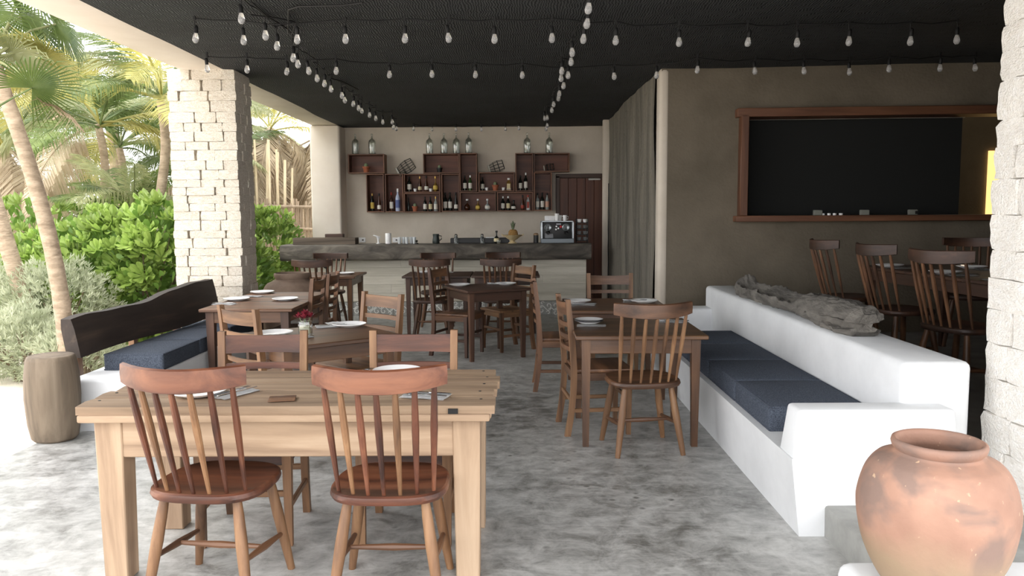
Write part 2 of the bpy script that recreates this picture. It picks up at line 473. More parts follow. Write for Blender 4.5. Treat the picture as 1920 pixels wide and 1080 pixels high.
b.box((KL / 2, 2.6, H / 2), (KL, 0.1, H)); b.box((KL, 1.4, H / 2), (0.1, 2.5, H))
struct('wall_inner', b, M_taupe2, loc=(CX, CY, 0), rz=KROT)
def kpos(u, d, z=0):
    c, s = math.cos(KROT), math.sin(KROT)
    return (CX + u * c - d * s, CY + u * s + d * c, z)
r = root('serving_frame', 'long wooden frame around the serving opening in the kitchen wall', 'window frame', kpos(0, 0), KROT)
fwid = 0.075
for (c, s, a) in (((((OU0 + OU1) / 2), 0.03, OZ1 - 0.01), (OU1 - OU0 + 0.12, 0.3, 0.085), 'x'),
                  ((((OU0 + OU1) / 2), 0.02, OZ0), (OU1 - OU0 + 0.12, 0.34, 0.06), 'x'),
                  ((OU0 + 0.02, 0.03, (OZ0 + OZ1) / 2), (0.08, 0.3, OZ1 - OZ0 - 0.06), 'z'),
                  ((OU1 - 0.02, 0.03, (OZ0 + OZ1) / 2), (0.08, 0.3, OZ1 - OZ0 - 0.06), 'z')):
    b = B(); b.box(c, s, 0.006); obj('frame_board', b, wood('shelf', a), r)
r = root('kitchen_screen', 'large flat black screen panel hung inside the wood-framed serving opening', 'screen', kpos(0, 0), KROT)
b = B(); b.box((1.98, 0.28, 2.0), (2.26, 0.03, 1.06)); obj('panel', b, plain('screen_black', (26, 28, 27), 0.85), r)
b = B(); b.box((1.98, 0.27, 2.505), (2.3, 0.04, 0.025)); obj('rail', b, plain('rail_white', (190, 186, 176), 0.5), r)
b = B(); b.box((4.77, 2.53, 1.16), (0.44, 0.03, 2.3)); obj('lit_doorway', b, plain('warm_lamplight', (255, 206, 130), 0.5, emit=0.75), loc=kpos(0, 0), rz=KROT,
    label='warm lamplit doorway glowing inside the kitchen, seen through the serving opening', cat='doorway')
for k, (px, n) in enumerate(((1522, 'beside the row of tiny tealights'), (1606, 'alone between the two others'), (1692, 'with a dark corner'))):
    p = at_y(px, 405, CY + 0.02)
    b = B(); b.box((0, 0, 0.028), (0.085, 0.05, 0.056), 0.006)
    if k == 2: b.box((0.03, -0.022, 0.025), (0.03, 0.012, 0.03), mat=1)
    obj('salt_box', b, [plain('grey_card', (128, 130, 122), 0.7), M_black], loc=(p.x, CY - 0.06 - (p.x - CX) * 0.052, OZ0 + 0.028), rz=KROT,
        label='small grey box on the serving sill ' + n, cat='box', group='grey boxes on the serving sill')
for px in (1533, 1544, 1554, 1565):
    p = at_y(px, 405, CY)
    t = root('tealight', 'tiny white tealight in a row on the serving sill', 'candle', (p.x, CY - 0.06 - (p.x - CX) * 0.052, OZ0 + 0.028), group='tealights on the serving sill')
    b = B(); b.lathe([(0, 0), (0.018, 0), (0.019, 0.022), (0, 0.022)], 12); obj('cup', b, M_porc, t)
    b = B(); b.tube([(0, 0, 0.02), (0, 0, 0.034)], 0.003, 6); obj('wick', b, M_black, t)

lp = root('kitchen_fill_lamp', 'unseen globe lamp added to brighten the kitchen inner wall', 'lamp', kpos(4.2, 1.3, H))  # unseen lamp added in the kitchen to light its inner wall
b = B(); b.lathe([(0, 0), (0.06, 0), (0.06, -0.03), (0, -0.03)], 20); obj('base', b, M_porc, lp)
b = B(); b.lathe([(0.05, -0.03), (0.12, -0.07), (0.13, -0.12), (0.08, -0.17), (0, -0.185)], 24); obj('globe', b, plain('fill_lamp_globe', (255, 236, 205), 0.4, emit=9), lp)
b = B(); b.box((4.83, 3.55, 1.5), (3.72, 0.34, 3.0)); struct('wall_shade_front', b, M_cream)  # unseen plain wall, added to keep front light off the terrace
# raised terrace on the right, step and the pot's plinth
b = B(); b.box((4.3, 6.1, 0.14), (4.1, 4.4, 0.32), 0.01); struct('floor_terrace', b, M_step)
b = B(); b.box((2.75, 3.2, 0.065), (2.58, 1.1, 0.17), 0.015, seg=2); struct('floor_step', b, M_step)
b = B(); b.box((1.5, 2.35, 0.155), (0.78, 0.74, 0.35), 0.045, seg=3); struct('floor_plinth', b, M_plaster)
b = B(); b.box((6.75, 8.6, 1.5), (0.2, 10.6, 3.0)); struct('wall_shade_right', b, M_taupe2)  # unseen side wall, put in to darken the region behind it

# ------------------------------------------------------------------ stone pillars
def stone_mesh(name, seed, cuts):
    bm = bmesh.new()
    bmesh.ops.create_cube(bm, size=1)
    bmesh.ops.subdivide_edges(bm, edges=bm.edges[:], cuts=cuts, use_grid_fill=True)
    for v in bm.verts:
        p = v.co.copy()
        n = sum(1 for c in p if abs(abs(c) - 0.5) < 1e-4)
        k = {1: 1.0, 2: 0.975, 3: 0.94}.get(n, 1)
        d = Vector((noise.noise(p * 2.3 + Vector((seed, 0, 0))), noise.noise(p * 2.3 + Vector((0, seed, 0))), noise.noise(p * 2.3 + Vector((0, 0, seed)))))
        v.co = p * k + d * 0.06
    me = bpy.data.meshes.new(name)
    bm.to_mesh(me); bm.free()
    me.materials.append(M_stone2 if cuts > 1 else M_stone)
    me.polygons.foreach_set('use_smooth', [True] * len(me.polygons))
    me.set_sharp_from_angle(angle=math.radians(50))
    return me
def pillar(name, label, x0, x1, y0, y1, z0, z1, ch, wl, cuts, depth):
    r = root(name, label, 'pillar', ((x0 + x1) / 2, (y0 + y1) / 2, z0))
    w, d = x1 - x0, y1 - y0
    b = B(); b.box((0, 0, (z1 - z0) / 2), (w - 0.09, d - 0.09, z1 - z0)); obj('mortar_core', b, M_mortar, r)
    var = [stone_mesh('stone_%s' % name, 10 * i + 3, cuts) for i in range(7)]
    def split(length):
        out = []; left = length
        while left > 0.001:
            l = wl * R.uniform(0.55, 1.35)
            if left - l < wl * 0.45: l = left
            out.append(l); left -= l
        R.shuffle(out)
        return out
    z = 0; k = 0
    while z < z1 - z0 - 0.02:
        h = min(ch * R.uniform(0.8, 1.2), z1 - z0 - z)
        if z1 - z0 - z - h < ch * 0.5: h = z1 - z0 - z
        dx = 0 if k % 2 else depth
        def put(cx, cy, sx, sy):
            o = link('stone', R.choice(var), r, (cx + R.uniform(-.008, .008), cy + R.uniform(-.008, .008), z + h / 2))
            o.scale = (sx * R.choice((1, -1)) * 1.0, sy * R.choice((1, -1)), (h - 0.0) * R.choice((1, -1)) * 1.02)
        for sy in (-1, 1):
            x = -w / 2 + dx
            for l in split(w - 2 * dx):
                put(x + l / 2, sy * (d / 2 - depth / 2), l * 0.99, depth); x += l
        for sx in (-1, 1):
            y = -d / 2 + (depth - dx)
            for l in split(d - 2 * (depth - dx)):
                put(sx * (w / 2 - depth / 2), y + l / 2, depth, l * 0.99); y += l
        z += h; k += 1
    return r
pillar('stone_pillar', 'square cream limestone pillar behind the slab-backed bench, holding the beam', -3.52, -2.83, 8.2, 8.68, -0.02, H + 0.01, 0.095, 0.23, 1, 0.15)
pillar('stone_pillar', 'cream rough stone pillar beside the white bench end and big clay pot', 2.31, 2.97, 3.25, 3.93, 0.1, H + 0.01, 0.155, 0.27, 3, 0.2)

# ------------------------------------------------------------------ bar
bar = root('bar_counter', 'long bar with thick weathered wood top, pale board-formed front and scroll tiles', 'bar', (-1.1, 12.2, 0))
ox, oy = 1.1, -12.2
b = B()
def slab_fn(u, v):
    x = -3.52 + u * 4.62
    a = v * 2 * pi
    hw, hh = 0.33, 0.122
    cy_ = math.copysign(min(1, abs(math.cos(a)) ** 0.32), math.cos(a)); cz_ = math.copysign(min(1, abs(math.sin(a)) ** 0.32), math.sin(a))
    n1 = noise.noise(Vector((x * 2.2, cy_ * 1.5, cz_ * 1.5))) * 0.016
    return (x + ox, 12.16 + oy + cy_ * (hw + n1), 0.962 + cz_ * (hh + n1 * 0.4))
vv = b.grid(slab_fn, 50, 25)
b.bm.faces.new([v for v in vv[0][:-1]]); b.bm.faces.new([v for v in vv[-1][:-1]][::-1])
bmesh.ops.remove_doubles(b.bm, verts=b.bm.verts[:], dist=0.0005)
obj('top_slab', b, noise_mat('bar_wood', [(0.28, (54, 50, 46)), (0.5, (94, 88, 80)), (0.75, (138, 130, 118))], 6, 0.8, 0.6, stretch=(0.35, 1, 1), bscale=18, dist=0.02, distort=1.0), bar)
b = B(); b.box((-1.12 + ox, 12.33 + oy, 0.43), (4.3, 0.5, 0.84)); obj('bar_body', b, M_mortar, bar)
M_board = noise_mat('limewashed_board', [(0.3, (196, 190, 174)), (0.6, (222, 216, 202)), (0.8, (230, 226, 214))], 3, 0.85, 0.4, stretch=(0.3, 1, 4), vary=0.05, bscale=26, dist=0.008)
z = 0.215
for i in range(5):
    hh = (0.86 - 0.215) / 5
    x = -3.28
    cuts = sorted([R.uniform(-2.6, 0.4) for _ in range(2)])
    for a, e in zip([-3.28] + cuts, cuts + [1.04]):
        b = B(); b.box(((a + e) / 2 + ox, 12.06 + oy + R.uniform(-.001, .001), z + hh / 2), (e - a - 0.001, 0.05, hh - 0.0015), 0.001); obj('board', b, M_board, bar)
    z += hh
def scroll_tile(seed):
    rr = random.Random(seed)
    b = B(); b.box((0, 0, 0), (0.196, 0.03, 0.206), 0.002)
    def ring(cx, cz, r, a0, a1, w=0.007, n=14):
        pts = []
        for i in range(n + 1):
            a = a0 + (a1 - a0) * i / n
            pts.append((a, 0))
        for (a, _), (c, __) in zip(pts, pts[1:]):
            q = [(cx + math.cos(t) * rad, -0.0165, cz + math.sin(t) * rad) for t, rad in ((a, r - w), (c, r - w), (c, r + w), (a, r + w))]
            b.poly(q, 1)
    def ribbon(pts, w=0.0055):
        for p, q in zip(pts, pts[1:]):
            d = Vector((q[0] - p[0], 0, q[1] - p[1])); d.normalize(); n = Vector((-d.z, 0, d.x)) * w; x = d * w * 0.5
            P_, Q_ = Vector((p[0], -0.0165, p[1])) - x, Vector((q[0], -0.0165, q[1])) + x
            b.poly([P_ - n, Q_ - n, Q_ + n, P_ + n], 1)
    sg = 1 if seed == 0 else -1
    ribbon([(-0.098 + 0.196 * i / 22, sg * 0.035 * math.sin(2 * pi * i / 22)) for i in range(23)])
    def spiral(cx, cz, r0, a0, turns, r1=0.012, n=20):
        return [(cx + (r0 + (r1 - r0) * i / n) * math.cos(a0 + turns * i / n), cz + (r0 + (r1 - r0) * i / n) * math.sin(a0 + turns * i / n)) for i in range(n + 1)]
    ribbon(spiral(-0.05, -sg * 0.035, 0.05, sg * 1.5, 5.5)); ribbon(spiral(0.05, sg * 0.035, 0.05, -sg * 1.5, 5.5))
    ribbon(spiral(0.045, -sg * 0.072, 0.03, 2.6, -4.6)); ribbon(spiral(-0.04, sg * 0.074, 0.028, 0.4, 4.2))
    return b.mesh('scroll_tile', [noise_mat('grey_tile', [(0.3, (150, 150, 146)), (0.7, (172, 172, 168))], 12, 0.6, 0.05), plain('tile_white', (236, 236, 232), 0.5)], normals=False, smooth=False)
tm = [scroll_tile(0), scroll_tile(1)]
for i in range(22):
    o = link('tile', tm[i % 2], bar, (-3.18 + 0.2 * i + ox, 12.055 + oy, 0.105))
    if R.random() < 0.5: o.rotation_euler = (0, pi, 0)

# door
d = root('door_1', None, None, at_y(1091, 605, YB - 0.02) * 1.0)
d.location = (1.10, YB - 0.03, 0); d['kind'] = 'structure'
for x in (-0.40, 0.40):
    b = B(); b.box((x, 0, 1.08), (0.07, 0.1, 2.16), 0.006); obj('door_jamb', b, wood('dark', 'z'), d)
b = B(); b.box((0, 0, 2.16), (0.87, 0.1, 0.07), 0.006); obj('door_head', b, wood('dark', 'x'), d)
for k in range(5):
    b = B(); b.box((-0.295 + 0.147 * k, 0.0, 1.07), (0.143, 0.05, 2.1), 0.004); obj('plank', b, wood('door', 'z'), d)
b = B(); b.tube([(-0.29, -0.03, 1.02), (-0.29, -0.075, 1.02), (-0.19, -0.075, 1.02)], 0.01, 8); obj('handle', b, M_bmetal, d)
b = B(); b.box((0.22, -0.05, 2.1), (0.2, 0.05, 0.03), 0.006); obj('closer', b, plain('light_strip_grey', (196, 194, 188), 0.4), d)  # pale bar put in for the strip of light over the door
for (px, nm) in ((679, 'beside the long wooden tray'), (742, 'behind the white tumblers')):
    p = at_y(px, 450, YB - 0.015)
    t = root('wall_socket', 'white wall socket above the bar top ' + nm, 'socket', (p.x, YB - 0.006, p.z))
    b = B(); b.box((0, 0, 0), (0.115, 0.014, 0.085), 0.004); obj('plate', b, M_porc, t)
    b = B(); b.box((0.012, -0.01, 0), (0.03, 0.012, 0.02), 0.002); obj('outlet', b, M_black, t)

# ------------------------------------------------------------------ right white bench
def rbox(name, parent, lo, hi, mat, bevel=0.03, **kw):
    b = B(); b.box([(a + c) / 2 for a, c in zip(lo, hi)], [c - a for a, c in zip(lo, hi)], bevel, seg=3)
    return obj(name, b, mat, parent, **kw)
wb = root('built_in_bench', 'white plaster built-in bench with high back running to the kitchen wall', 'bench', (1.7, 5.7, 0))
o_ = Vector((-1.7, -5.7, 0))
b = B()
b.quadbox([Vector(p) + o_ for p in ((1.34, 3.70, -0.02), (2.1, 3.70, -0.02), (1.98, 7.9, -0.02), (1.34, 7.9, -0.02))],
          [Vector(p) + o_ for p in ((1.30, 3.715, 0.375), (2.1, 3.715, 0.375), (1.98, 7.9, 0.375), (1.30, 7.9, 0.375))])
obj('seat_base', b, M_plaster, wb)
rbox('back', wb, Vector((1.88, 3.86, -0.02)) + o_, Vector((2.22, 7.98, 0.81)) + o_, M_plaster, 0.035)
b = B()
b.quadbox([Vector(p) + o_ for p in ((1.303, 3.712, 0.33), (2.1, 3.712, 0.33), (2.1, 3.93, 0.33), (1.303, 3.93, 0.33))],
          [Vector(p) + o_ for p in ((1.335, 3.735, 0.605), (2.08, 3.735, 0.605), (2.08, 3.905, 0.605), (1.335, 3.905, 0.605))])
bmesh.ops.bevel(b.bm, geom=b.bm.edges[:], offset=0.02, segments=3, affect='EDGES', profile=0.5)
obj('arm', b, M_plaster, wb)
rbox('arm', wb, Vector((1.36, 7.7, -0.02)) + o_, Vector((2.0, 7.98, 0.61)) + o_, M_plaster, 0.03)

def cushion(w, l, h):
    b = B(); b.box((0, 0, h / 2), (w, l, h), 0.022, seg=3)
    b.bm.edges.ensure_lookup_table()
    bmesh.ops.subdivide_edges(b.bm, edges=[e for e in b.bm.edges if e.calc_length() > 0.2], cuts=5, use_grid_fill=True)
    for v in b.bm.verts:
        fx, fy = v.co.x / (w / 2), v.co.y / (l / 2)
        if v.co.z > h * 0.6: v.co.z += 0.014 * (1 - fx * fx) * (1 - fy * fy)
    return b
def add_cushion(x, y, z, w, l, h, label, grp, rz=0):
    r = root('seat_cushion', label, 'cushion', (x, y, z), rz, grp)
    obj('cover', cushion(w, l, h), M_cush, r, angle=60)
    b = B()
    for zz in (0.006, h - 0.006):
        q = [(sx * (w / 2 - 0.006), sy * (l / 2 - 0.006), zz) for sx, sy in ((-1, -1), (1, -1), (1, 1), (-1, 1), (-1, -1))]
        b.tube(q, 0.006, 6)
    obj('piping', b, M_cush, r)
lab = ['navy seat cushion at the open near end of the white bench', 'navy seat cushion second from the open end of the white bench',
       'navy seat cushion third from the open end of the white bench', 'navy seat cushion of the white bench closest to the kitchen wall']
for i in range(4):
    add_cushion(1.605, 4.53 + 0.69 * i, 0.375, 0.53, 0.68, 0.135, lab[i], 'cushions on the white bench')

# driftwood trough on the bench back
b = B()
def drift(u, v):
    t = v
    a = u * 2 * pi
    w = (0.105 + 0.03 * math.sin(t * pi) + 0.022 * math.exp(-((t - 0.86) / 0.1) ** 2)) * (0.62 if t > 0.985 else 1) * (0.8 if t < 0.012 else 1)
    hgt = (0.10 + 0.015 * math.sin(t * 9)) * (0.62 if t > 0.985 else 1)
    if t > 0.88: hgt *= 1 - (t - 0.88) * 1.2
    x = math.cos(a) * w; z = math.sin(a) * hgt
    if z < -hgt * 0.75: z = -hgt * 0.75
    groove = max(0.0, math.sin(a)) ** 2.6
    if 0.015 < t < 0.62: z -= groove * 0.17 * min(1, (t - 0.015) / 0.03, (0.62 - t) / 0.14)
    if t < 0.62 and math.cos(a) < 0: z -= 0.018 * max(0, math.sin(a))
    if t < 0.62 and math.cos(a) > 0.3: z += 0.025 * max(0, math.sin(a))
    mouth = 0
    if t > 0.8 and abs(math.sin(a) + 0.12) < 0.22: x *= 1 - 0.55 * min(1, (t - 0.8) / 0.1)
    n = noise.noise(Vector((x * 9, t * 14, z * 9))) * 0.018 + noise.noise(Vector((x * 28, t * 36, z * 28))) * 0.011 + noise.noise(Vector((x * 70, t * 60, z * 70))) * 0.005
    x += n; z += n * (1 if z > -hgt * 0.7 else 0)
    return (x + 0.03 * math.sin(t * 4), 1.22 - t * 2.44, z + 0.078)
vv = b.grid(drift, 64, 170, closed_u=True)
for j in (0, -1):
    ring = [vv[i][j] for i in range(64)]
    c = b.bm.verts.new(sum((v.co for v in ring), Vector()) / 64 + Vector((0, 0.02 if j == -1 else -0.04, 0)))
    for i in range(64): b.bm.faces.new((ring[i], ring[(i + 1) % 64], c))
obj('driftwood_log', b, M_drift, loc=(2.03, 5.83, 0.808), rz=math.radians(1), label='grey weathered driftwood log with a long hollow, lying on the white bench back', cat='log', angle=70)

# ------------------------------------------------------------------ left bench
lb = root('slab_bench', 'low white plaster bench with a live-edge black slab backrest, by the stone pillar', 'bench', (-2.95, 6.9, 0))
o_ = Vector((2.95, -6.9, 0))
rbox('seat_base', lb, Vector((-3.24, 5.62, -0.02)) + o_, Vector((-2.68, 8.21, 0.37)) + o_, M_plaster, 0.02)
n0, n1 = Vector((-3.22, 5.72, 0)), Vector((-3.05, 8.02, 0))
b = B()
def slab(u, v):
    p = n0.lerp(n1, u)
    top = 0.79 + 0.125 * u - 0.02 * math.sin(u * pi) + 0.014 * math.sin(u * 10 + 0.6) + 0.005 * math.sin(u * 24)
    bot = 0.515 + 0.03 * u + 0.012 * math.sin(u * 7)
    th = 0.05
    prof = [(0, 0), (0.25, 0), (0.75, 0), (1, 0.12), (1, 0.88), (0.75, 1), (0.25, 1), (0, 1)]
    k, s_ = prof[min(7, int(round(v * 8)) % 8)]
    z = bot + (top - bot) * k
    lean = -0.16 * (z - 0.5)
    return Vector((p.x + lean + (s_ - 0.5) * -2 * th + 0.008 * noise.noise(Vector((u * 12, z * 6, s_))), p.y, z)) + o_
vv = b.grid(slab, 40, 9)
b.bm.faces.new(vv[0][:8]); b.bm.faces.new(vv[-1][:8][::-1])
bmesh.ops.remove_doubles(b.bm, verts=b.bm.verts[:], dist=0.0005)
obj('backrest', b, wood('slab', 'y'), lb)
for t in (0.03, 0.36, 0.68, 0.95):
    p = n0.lerp(n1, t) + o_ + Vector((-0.07, 0.08, 0))
    b = B(); b.box((p.x, p.y, 0.31), (0.05, 0.07, 0.64), 0.004); obj('post', b, wood('honey', 'z'), lb)
for i, (y, l, t) in enumerate(((6.33, 0.70, 'at the open end of the slab-backed bench'), (7.04, 0.70, 'in the middle of the slab-backed bench'), (7.75, 0.68, 'of the slab-backed bench next to the stone pillar'))):
    add_cushion(-2.92, y, 0.37, 0.46, l, 0.125, 'navy seat cushion ' + t, 'cushions on the slab-backed bench')

# log stool
b = B()
b.lathe([(0, 0.0), (0.13, 0.0), (0.148, 0.02), (0.165, 0.12), (0.178, 0.3), (0.174, 0.45), (0.16, 0.56), (0.15, 0.585), (0.135, 0.59), (0.06, 0.586), (0, 0.588)], 40, wob=0.05)
obj('log_stool', b, wood('stool', 'z'), loc=(-3.22, 5.43, 0), label='grey-brown barrel-shaped log stool standing at the sand edge', cat='stool', angle=55)

# big terracotta pot in the foreground
def clay_pot(name, label, loc, prof_s, h, rmax, rim, M_pot=M_pot):
    r = root(name, label, 'pot', loc)
    P_ = [(0, 0.0), (0.55, 0.0), (0.64, 0.03), (0.80, 0.16), (0.93, 0.32), (1.0, 0.52), (0.985, 0.64), (0.90, 0.78), (0.76, 0.87), (0.64, 0.905), (0.585, 0.92)]
    b = B()
    prof = [(k * rmax if i < 9 else k / 0.59 * rim * 0.97, z * h) for i, (k, z) in enumerate(P_)]
    prof += [(rim * 0.955, h * 0.93), (rim * 0.90, h * 0.935), (rim * 0.9, h * 0.9), (rmax * 0.85, h * 0.75), (rmax * 0.92, h * 0.5), (rmax * 0.6, h * 0.05), (0, h * 0.04)]
    # refine the outer profile for a smooth curve
    out = []
    for i in range(len(prof) - 1):
        p0, p1, p2, p3 = prof[max(0, i - 1)], prof[i], prof[i + 1], prof[min(len(prof) - 1, i + 2)]
        n = 4 if 1 < i < 8 else 1
        for k in range(n):
            t = k / n
            q = [0.5 * (2 * p1[j] + (p2[j] - p0[j]) * t + (2 * p0[j] - 5 * p1[j] + 4 * p2[j] - p3[j]) * t * t + (3 * p1[j] - p0[j] - 3 * p2[j] + p3[j]) * t ** 3) for j in (0, 1)]
            out.append((max(q[0], 0) if n > 1 else p1[0], q[1] if n > 1 else p1[1]))
    out.append(prof[-1])
    b.lathe(out, 56, wob=0.012)
    obj('body', b, M_pot, r, angle=60)
    b = B()
    b.lathe([(rim * 0.9, h * 0.93), (rim * 0.885, h * 0.965), (rim * 0.92, h * 0.99), (rim * 0.98, h), (rim * 1.04, h * 0.992), (rim * 1.06, h * 0.972), (rim * 1.03, h * 0.945), (rim * 0.97, h * 0.925)], 56, wob=0.012)
    obj('rim', b, M_pot, r, angle=60)
    return r
pp = at_y(1757, 900, 2.5)
clay_pot('clay_pot', 'large round terracotta pot with water stains, on the white plinth by the pillar', (pp.x, 2.5, 0.33), None, 0.492, 0.237, 0.132)
clay_pot('clay_pot', 'big brown clay urn standing behind the long table near the bar', (-2.53, 8.95, 0), None, 0.89, 0.36, 0.19, noise_mat('grey_brown_clay', [(0.3, (118, 98, 84)), (0.7, (148, 128, 112))], 5, 0.85, 0.2))

# ------------------------------------------------------------------ chairs
def seat_outline(w, d, n=40, e=3.0):
    out = []
    for i in range(n):
        a = 2 * pi * i / n
        c, s = math.cos(a), math.sin(a)
        x = math.copysign(abs(c) ** (2 / e), c) * w / 2
        y = math.copysign(abs(s) ** (2 / e), s) * d / 2
        out.append((x * (1.0 - 0.05 * (y / d)), y))
    return out
def make_spindle(tone):
    r = root('spindle_chair', 'x', 'chair')
    b = B()
    ol = seat_outline(0.47, 0.45)
    n = len(ol)
    rings = []
    for k, z in ((0.0, 0.432), (0.88, 0.432), (0.97, 0.438), (1.0, 0.452), (0.985, 0.468), (0.95, 0.474), (0.75, 0.468), (0.45, 0.464), (0.0, 0.464)):
        if k == 0: rings.append([b.bm.verts.new((0, 0, z))])
        else: rings.append([b.bm.verts.new((x * k, y * k, z)) for x, y in ol])
    for a, c in zip(rings, rings[1:]):
        for i in range(n):
            j = (i + 1) % n
            if len(a) == 1: b.bm.faces.new((a[0], c[j], c[i]))
            elif len(c) == 1: b.bm.faces.new((a[i], a[j], c[0]))
            else: b.bm.faces.new((a[i], a[j], c[j], c[i]))
    obj('seat', b, wood(tone, 'x'), r)
    tops, bots = {}, {}
    for sx in (-1, 1):
        for sy in (-1, 1):
            t = Vector((sx * 0.15, sy * 0.145, 0.44)); f = Vector((sx * 0.215, sy * (0.215 if sy < 0 else 0.2), 0.0))
            tops[sx, sy], bots[sx, sy] = t, f
            b = B(); b.tube([t.lerp(f, k) for k in (0, 0.15, 0.4, 0.7, 1)], [0.017, 0.021, 0.024, 0.021, 0.016], 10)
            obj('leg', b, wood('honey' if tone != 'dark' else 'brown', 'z'), r)
    def on(sx, sy, z): return tops[sx, sy].lerp(bots[sx, sy], (0.44 - z) / 0.44)
    for sx in (-1, 1):
        p, q = on(sx, -1, 0.20), on(sx, 1, 0.17)
        b = B(); b.tube([p.lerp(q, k) for k in (0, 0.3, 0.5, 0.7, 1)], [0.009, 0.013, 0.016, 0.013, 0.009], 8); obj('stretcher', b, wood('brown', 'y'), r)
    p, q = on(-1, -1, 0.20).lerp(on(-1, 1, 0.17), 0.5), on(1, -1, 0.20).lerp(on(1, 1, 0.17), 0.5)
    b = B(); b.tube([p.lerp(q, k) for k in (0, 0.3, 0.5, 0.7, 1)], [0.009, 0.013, 0.016, 0.013, 0.009], 8); obj('stretcher', b, wood('brown', 'x'), r)
    def crest(u): # u -1..1 centre line of the crest rail
        return Vector((u * 0.245, -0.33 + 0.10 * u * u, 0.0))
    for k in range(7):
        u = (k - 3) / 3.0
        lo = Vector((u * 0.185, -0.195 + 0.055 * u * u, 0.462)); c = crest(u * 0.84); hi = Vector((c.x, c.y, 0.915))
        b = B(); b.tube([lo.lerp(hi, t) for t in (0, 0.1, 0.35, 0.62, 0.85, 1)], [0.0075, 0.0085, 0.0115, 0.0145, 0.0125, 0.010], 8)
        obj('spindle', b, wood('red' if tone == 'red' and k % 3 != 1 else 'honey' if tone != 'dark' else 'brown', 'z'), r)
    b = B()
    N_ = 15
    prof = [(-0.012, 0.897), (-0.014, 0.94), (-0.012, 0.980), (0.0, 0.986), (0.012, 0.980), (0.014, 0.94), (0.012, 0.897), (0.0, 0.893)]
    rings = []
    for i in range(N_):
        u = -1 + 2 * i / (N_ - 1)
        c = crest(u); tg = (crest(min(1, u + 0.01)) - crest(max(-1, u - 0.01))).normalized(); nn = Vector((-tg.y, tg.x, 0))
        kk = 1 - 0.16 * abs(u) ** 3
        rings.append([b.bm.verts.new(c + nn * o + Vector((0, 0, 0.94 + (z - 0.94) * kk + 0.012 * u * u - 0.05 * o * 8 * 0))) for o, z in prof])
    for a, c in zip(rings, rings[1:]):
        for i in range(8): b.bm.faces.new((a[i], a[(i + 1) % 8], c[(i + 1) % 8], c[i]))
    b.bm.faces.new(rings[0]); b.bm.faces.new(rings[-1][::-1])
    obj('crest_rail', b, wood(tone, 'x'), r)
    return r

def make_ladder(tone, leg):
    r = root('ladder_chair', 'x', 'chair')
    b = B()
    b.prism([(-0.205, -0.19), (0.205, -0.19), (0.225, 0.21), (-0.225, 0.21)], 0.443, 0.468, bevel=0.006)
    obj('seat', b, wood(tone, 'x'), r)
    def post_y(z):
        if z < 0.45: return -0.205 - 0.045 * ((0.45 - z) / 0.45) ** 2
        return -0.205 - 0.045 * ((z - 0.45) / 0.5) ** 1.3
    for sx in (-1, 1):
        b = B()
        zs = [0, 0.15, 0.3, 0.45, 0.6, 0.75, 0.9, 0.955]
        prev = None
        for z in zs:
            w, d_ = 0.018, 0.02 if z < 0.9 else 0.017
            y = post_y(z); xx = sx * (0.195 + 0.012 * z)
            ring = [b.bm.verts.new((xx + a * w, y + c * d_, z)) for a, c in ((-1, -1), (1, -1), (1, 1), (-1, 1))]
            if prev:
                for i in range(4): b.bm.faces.new((prev[i], prev[(i + 1) % 4], ring[(i + 1) % 4], ring[i]))
            else: b.bm.faces.new(ring[::-1])
            prev = ring
        b.bm.faces.new(prev)
        obj('back_post', b, wood(leg, 'z'), r)
        b = B(); x = sx * 0.2
        b.quadbox([(x + a * 0.015, 0.18 + c * 0.015, 0) for a, c in ((-1, -1), (1, -1), (1, 1), (-1, 1))], [(x + a * 0.021, 0.18 + c * 0.021, 0.445) for a, c in ((-1, -1), (1, -1), (1, 1), (-1, 1))])
        obj('leg', b, wood(leg, 'z'), r)
        b = B(); b.box((x, -0.01, 0.415), (0.022, 0.36, 0.055), 0.003); obj('apron', b, wood(tone, 'y'), r)
        b = B(); b.box((x, -0.01, 0.18), (0.018, 0.39, 0.028), 0.003); obj('stretcher', b, wood(leg, 'y'), r)
    for y in (0.18, -0.2):
        b = B(); b.box((0, y, 0.415), (0.38, 0.022, 0.055), 0.003); obj('apron', b, wood(tone, 'x'), r)
    b = B(); b.box((0, 0.18, 0.25), (0.38, 0.018, 0.028), 0.003); obj('stretcher', b, wood(leg, 'x'), r)
    b = B(); b.box((0, -0.22, 0.25), (0.38, 0.018, 0.028), 0.003); obj('stretcher', b, wood(leg, 'x'), r)
    for zc, hh in ((0.885, 0.085), (0.775, 0.032), (0.69, 0.032), (0.605, 0.032)):
        b = B()
        def sl(u, v):
            x = (u - 0.5) * 0.40; bow = -0.032 * (1 - (2 * u - 1) ** 2)
            pr = [(-0.007, -1), (-0.007, 1), (0.007, 1), (0.007, -1)][int(round(v * 4)) % 4]
            z = zc + pr[1] * hh / 2 + (0.008 * (2 * u - 1) ** 2 if hh > 0.05 and pr[1] > 0 else 0)
            return (x, post_y(z) + bow + pr[0], z)
        vv = b.grid(sl, 11, 5)
        b.bm.faces.new(vv[0][:4]); b.bm.faces.new(vv[-1][:4][::-1])
        bmesh.ops.remove_doubles(b.bm, verts=b.bm.verts[:], dist=0.0003)
        obj('back_slat', b, wood(tone, 'x'), r)
    return r

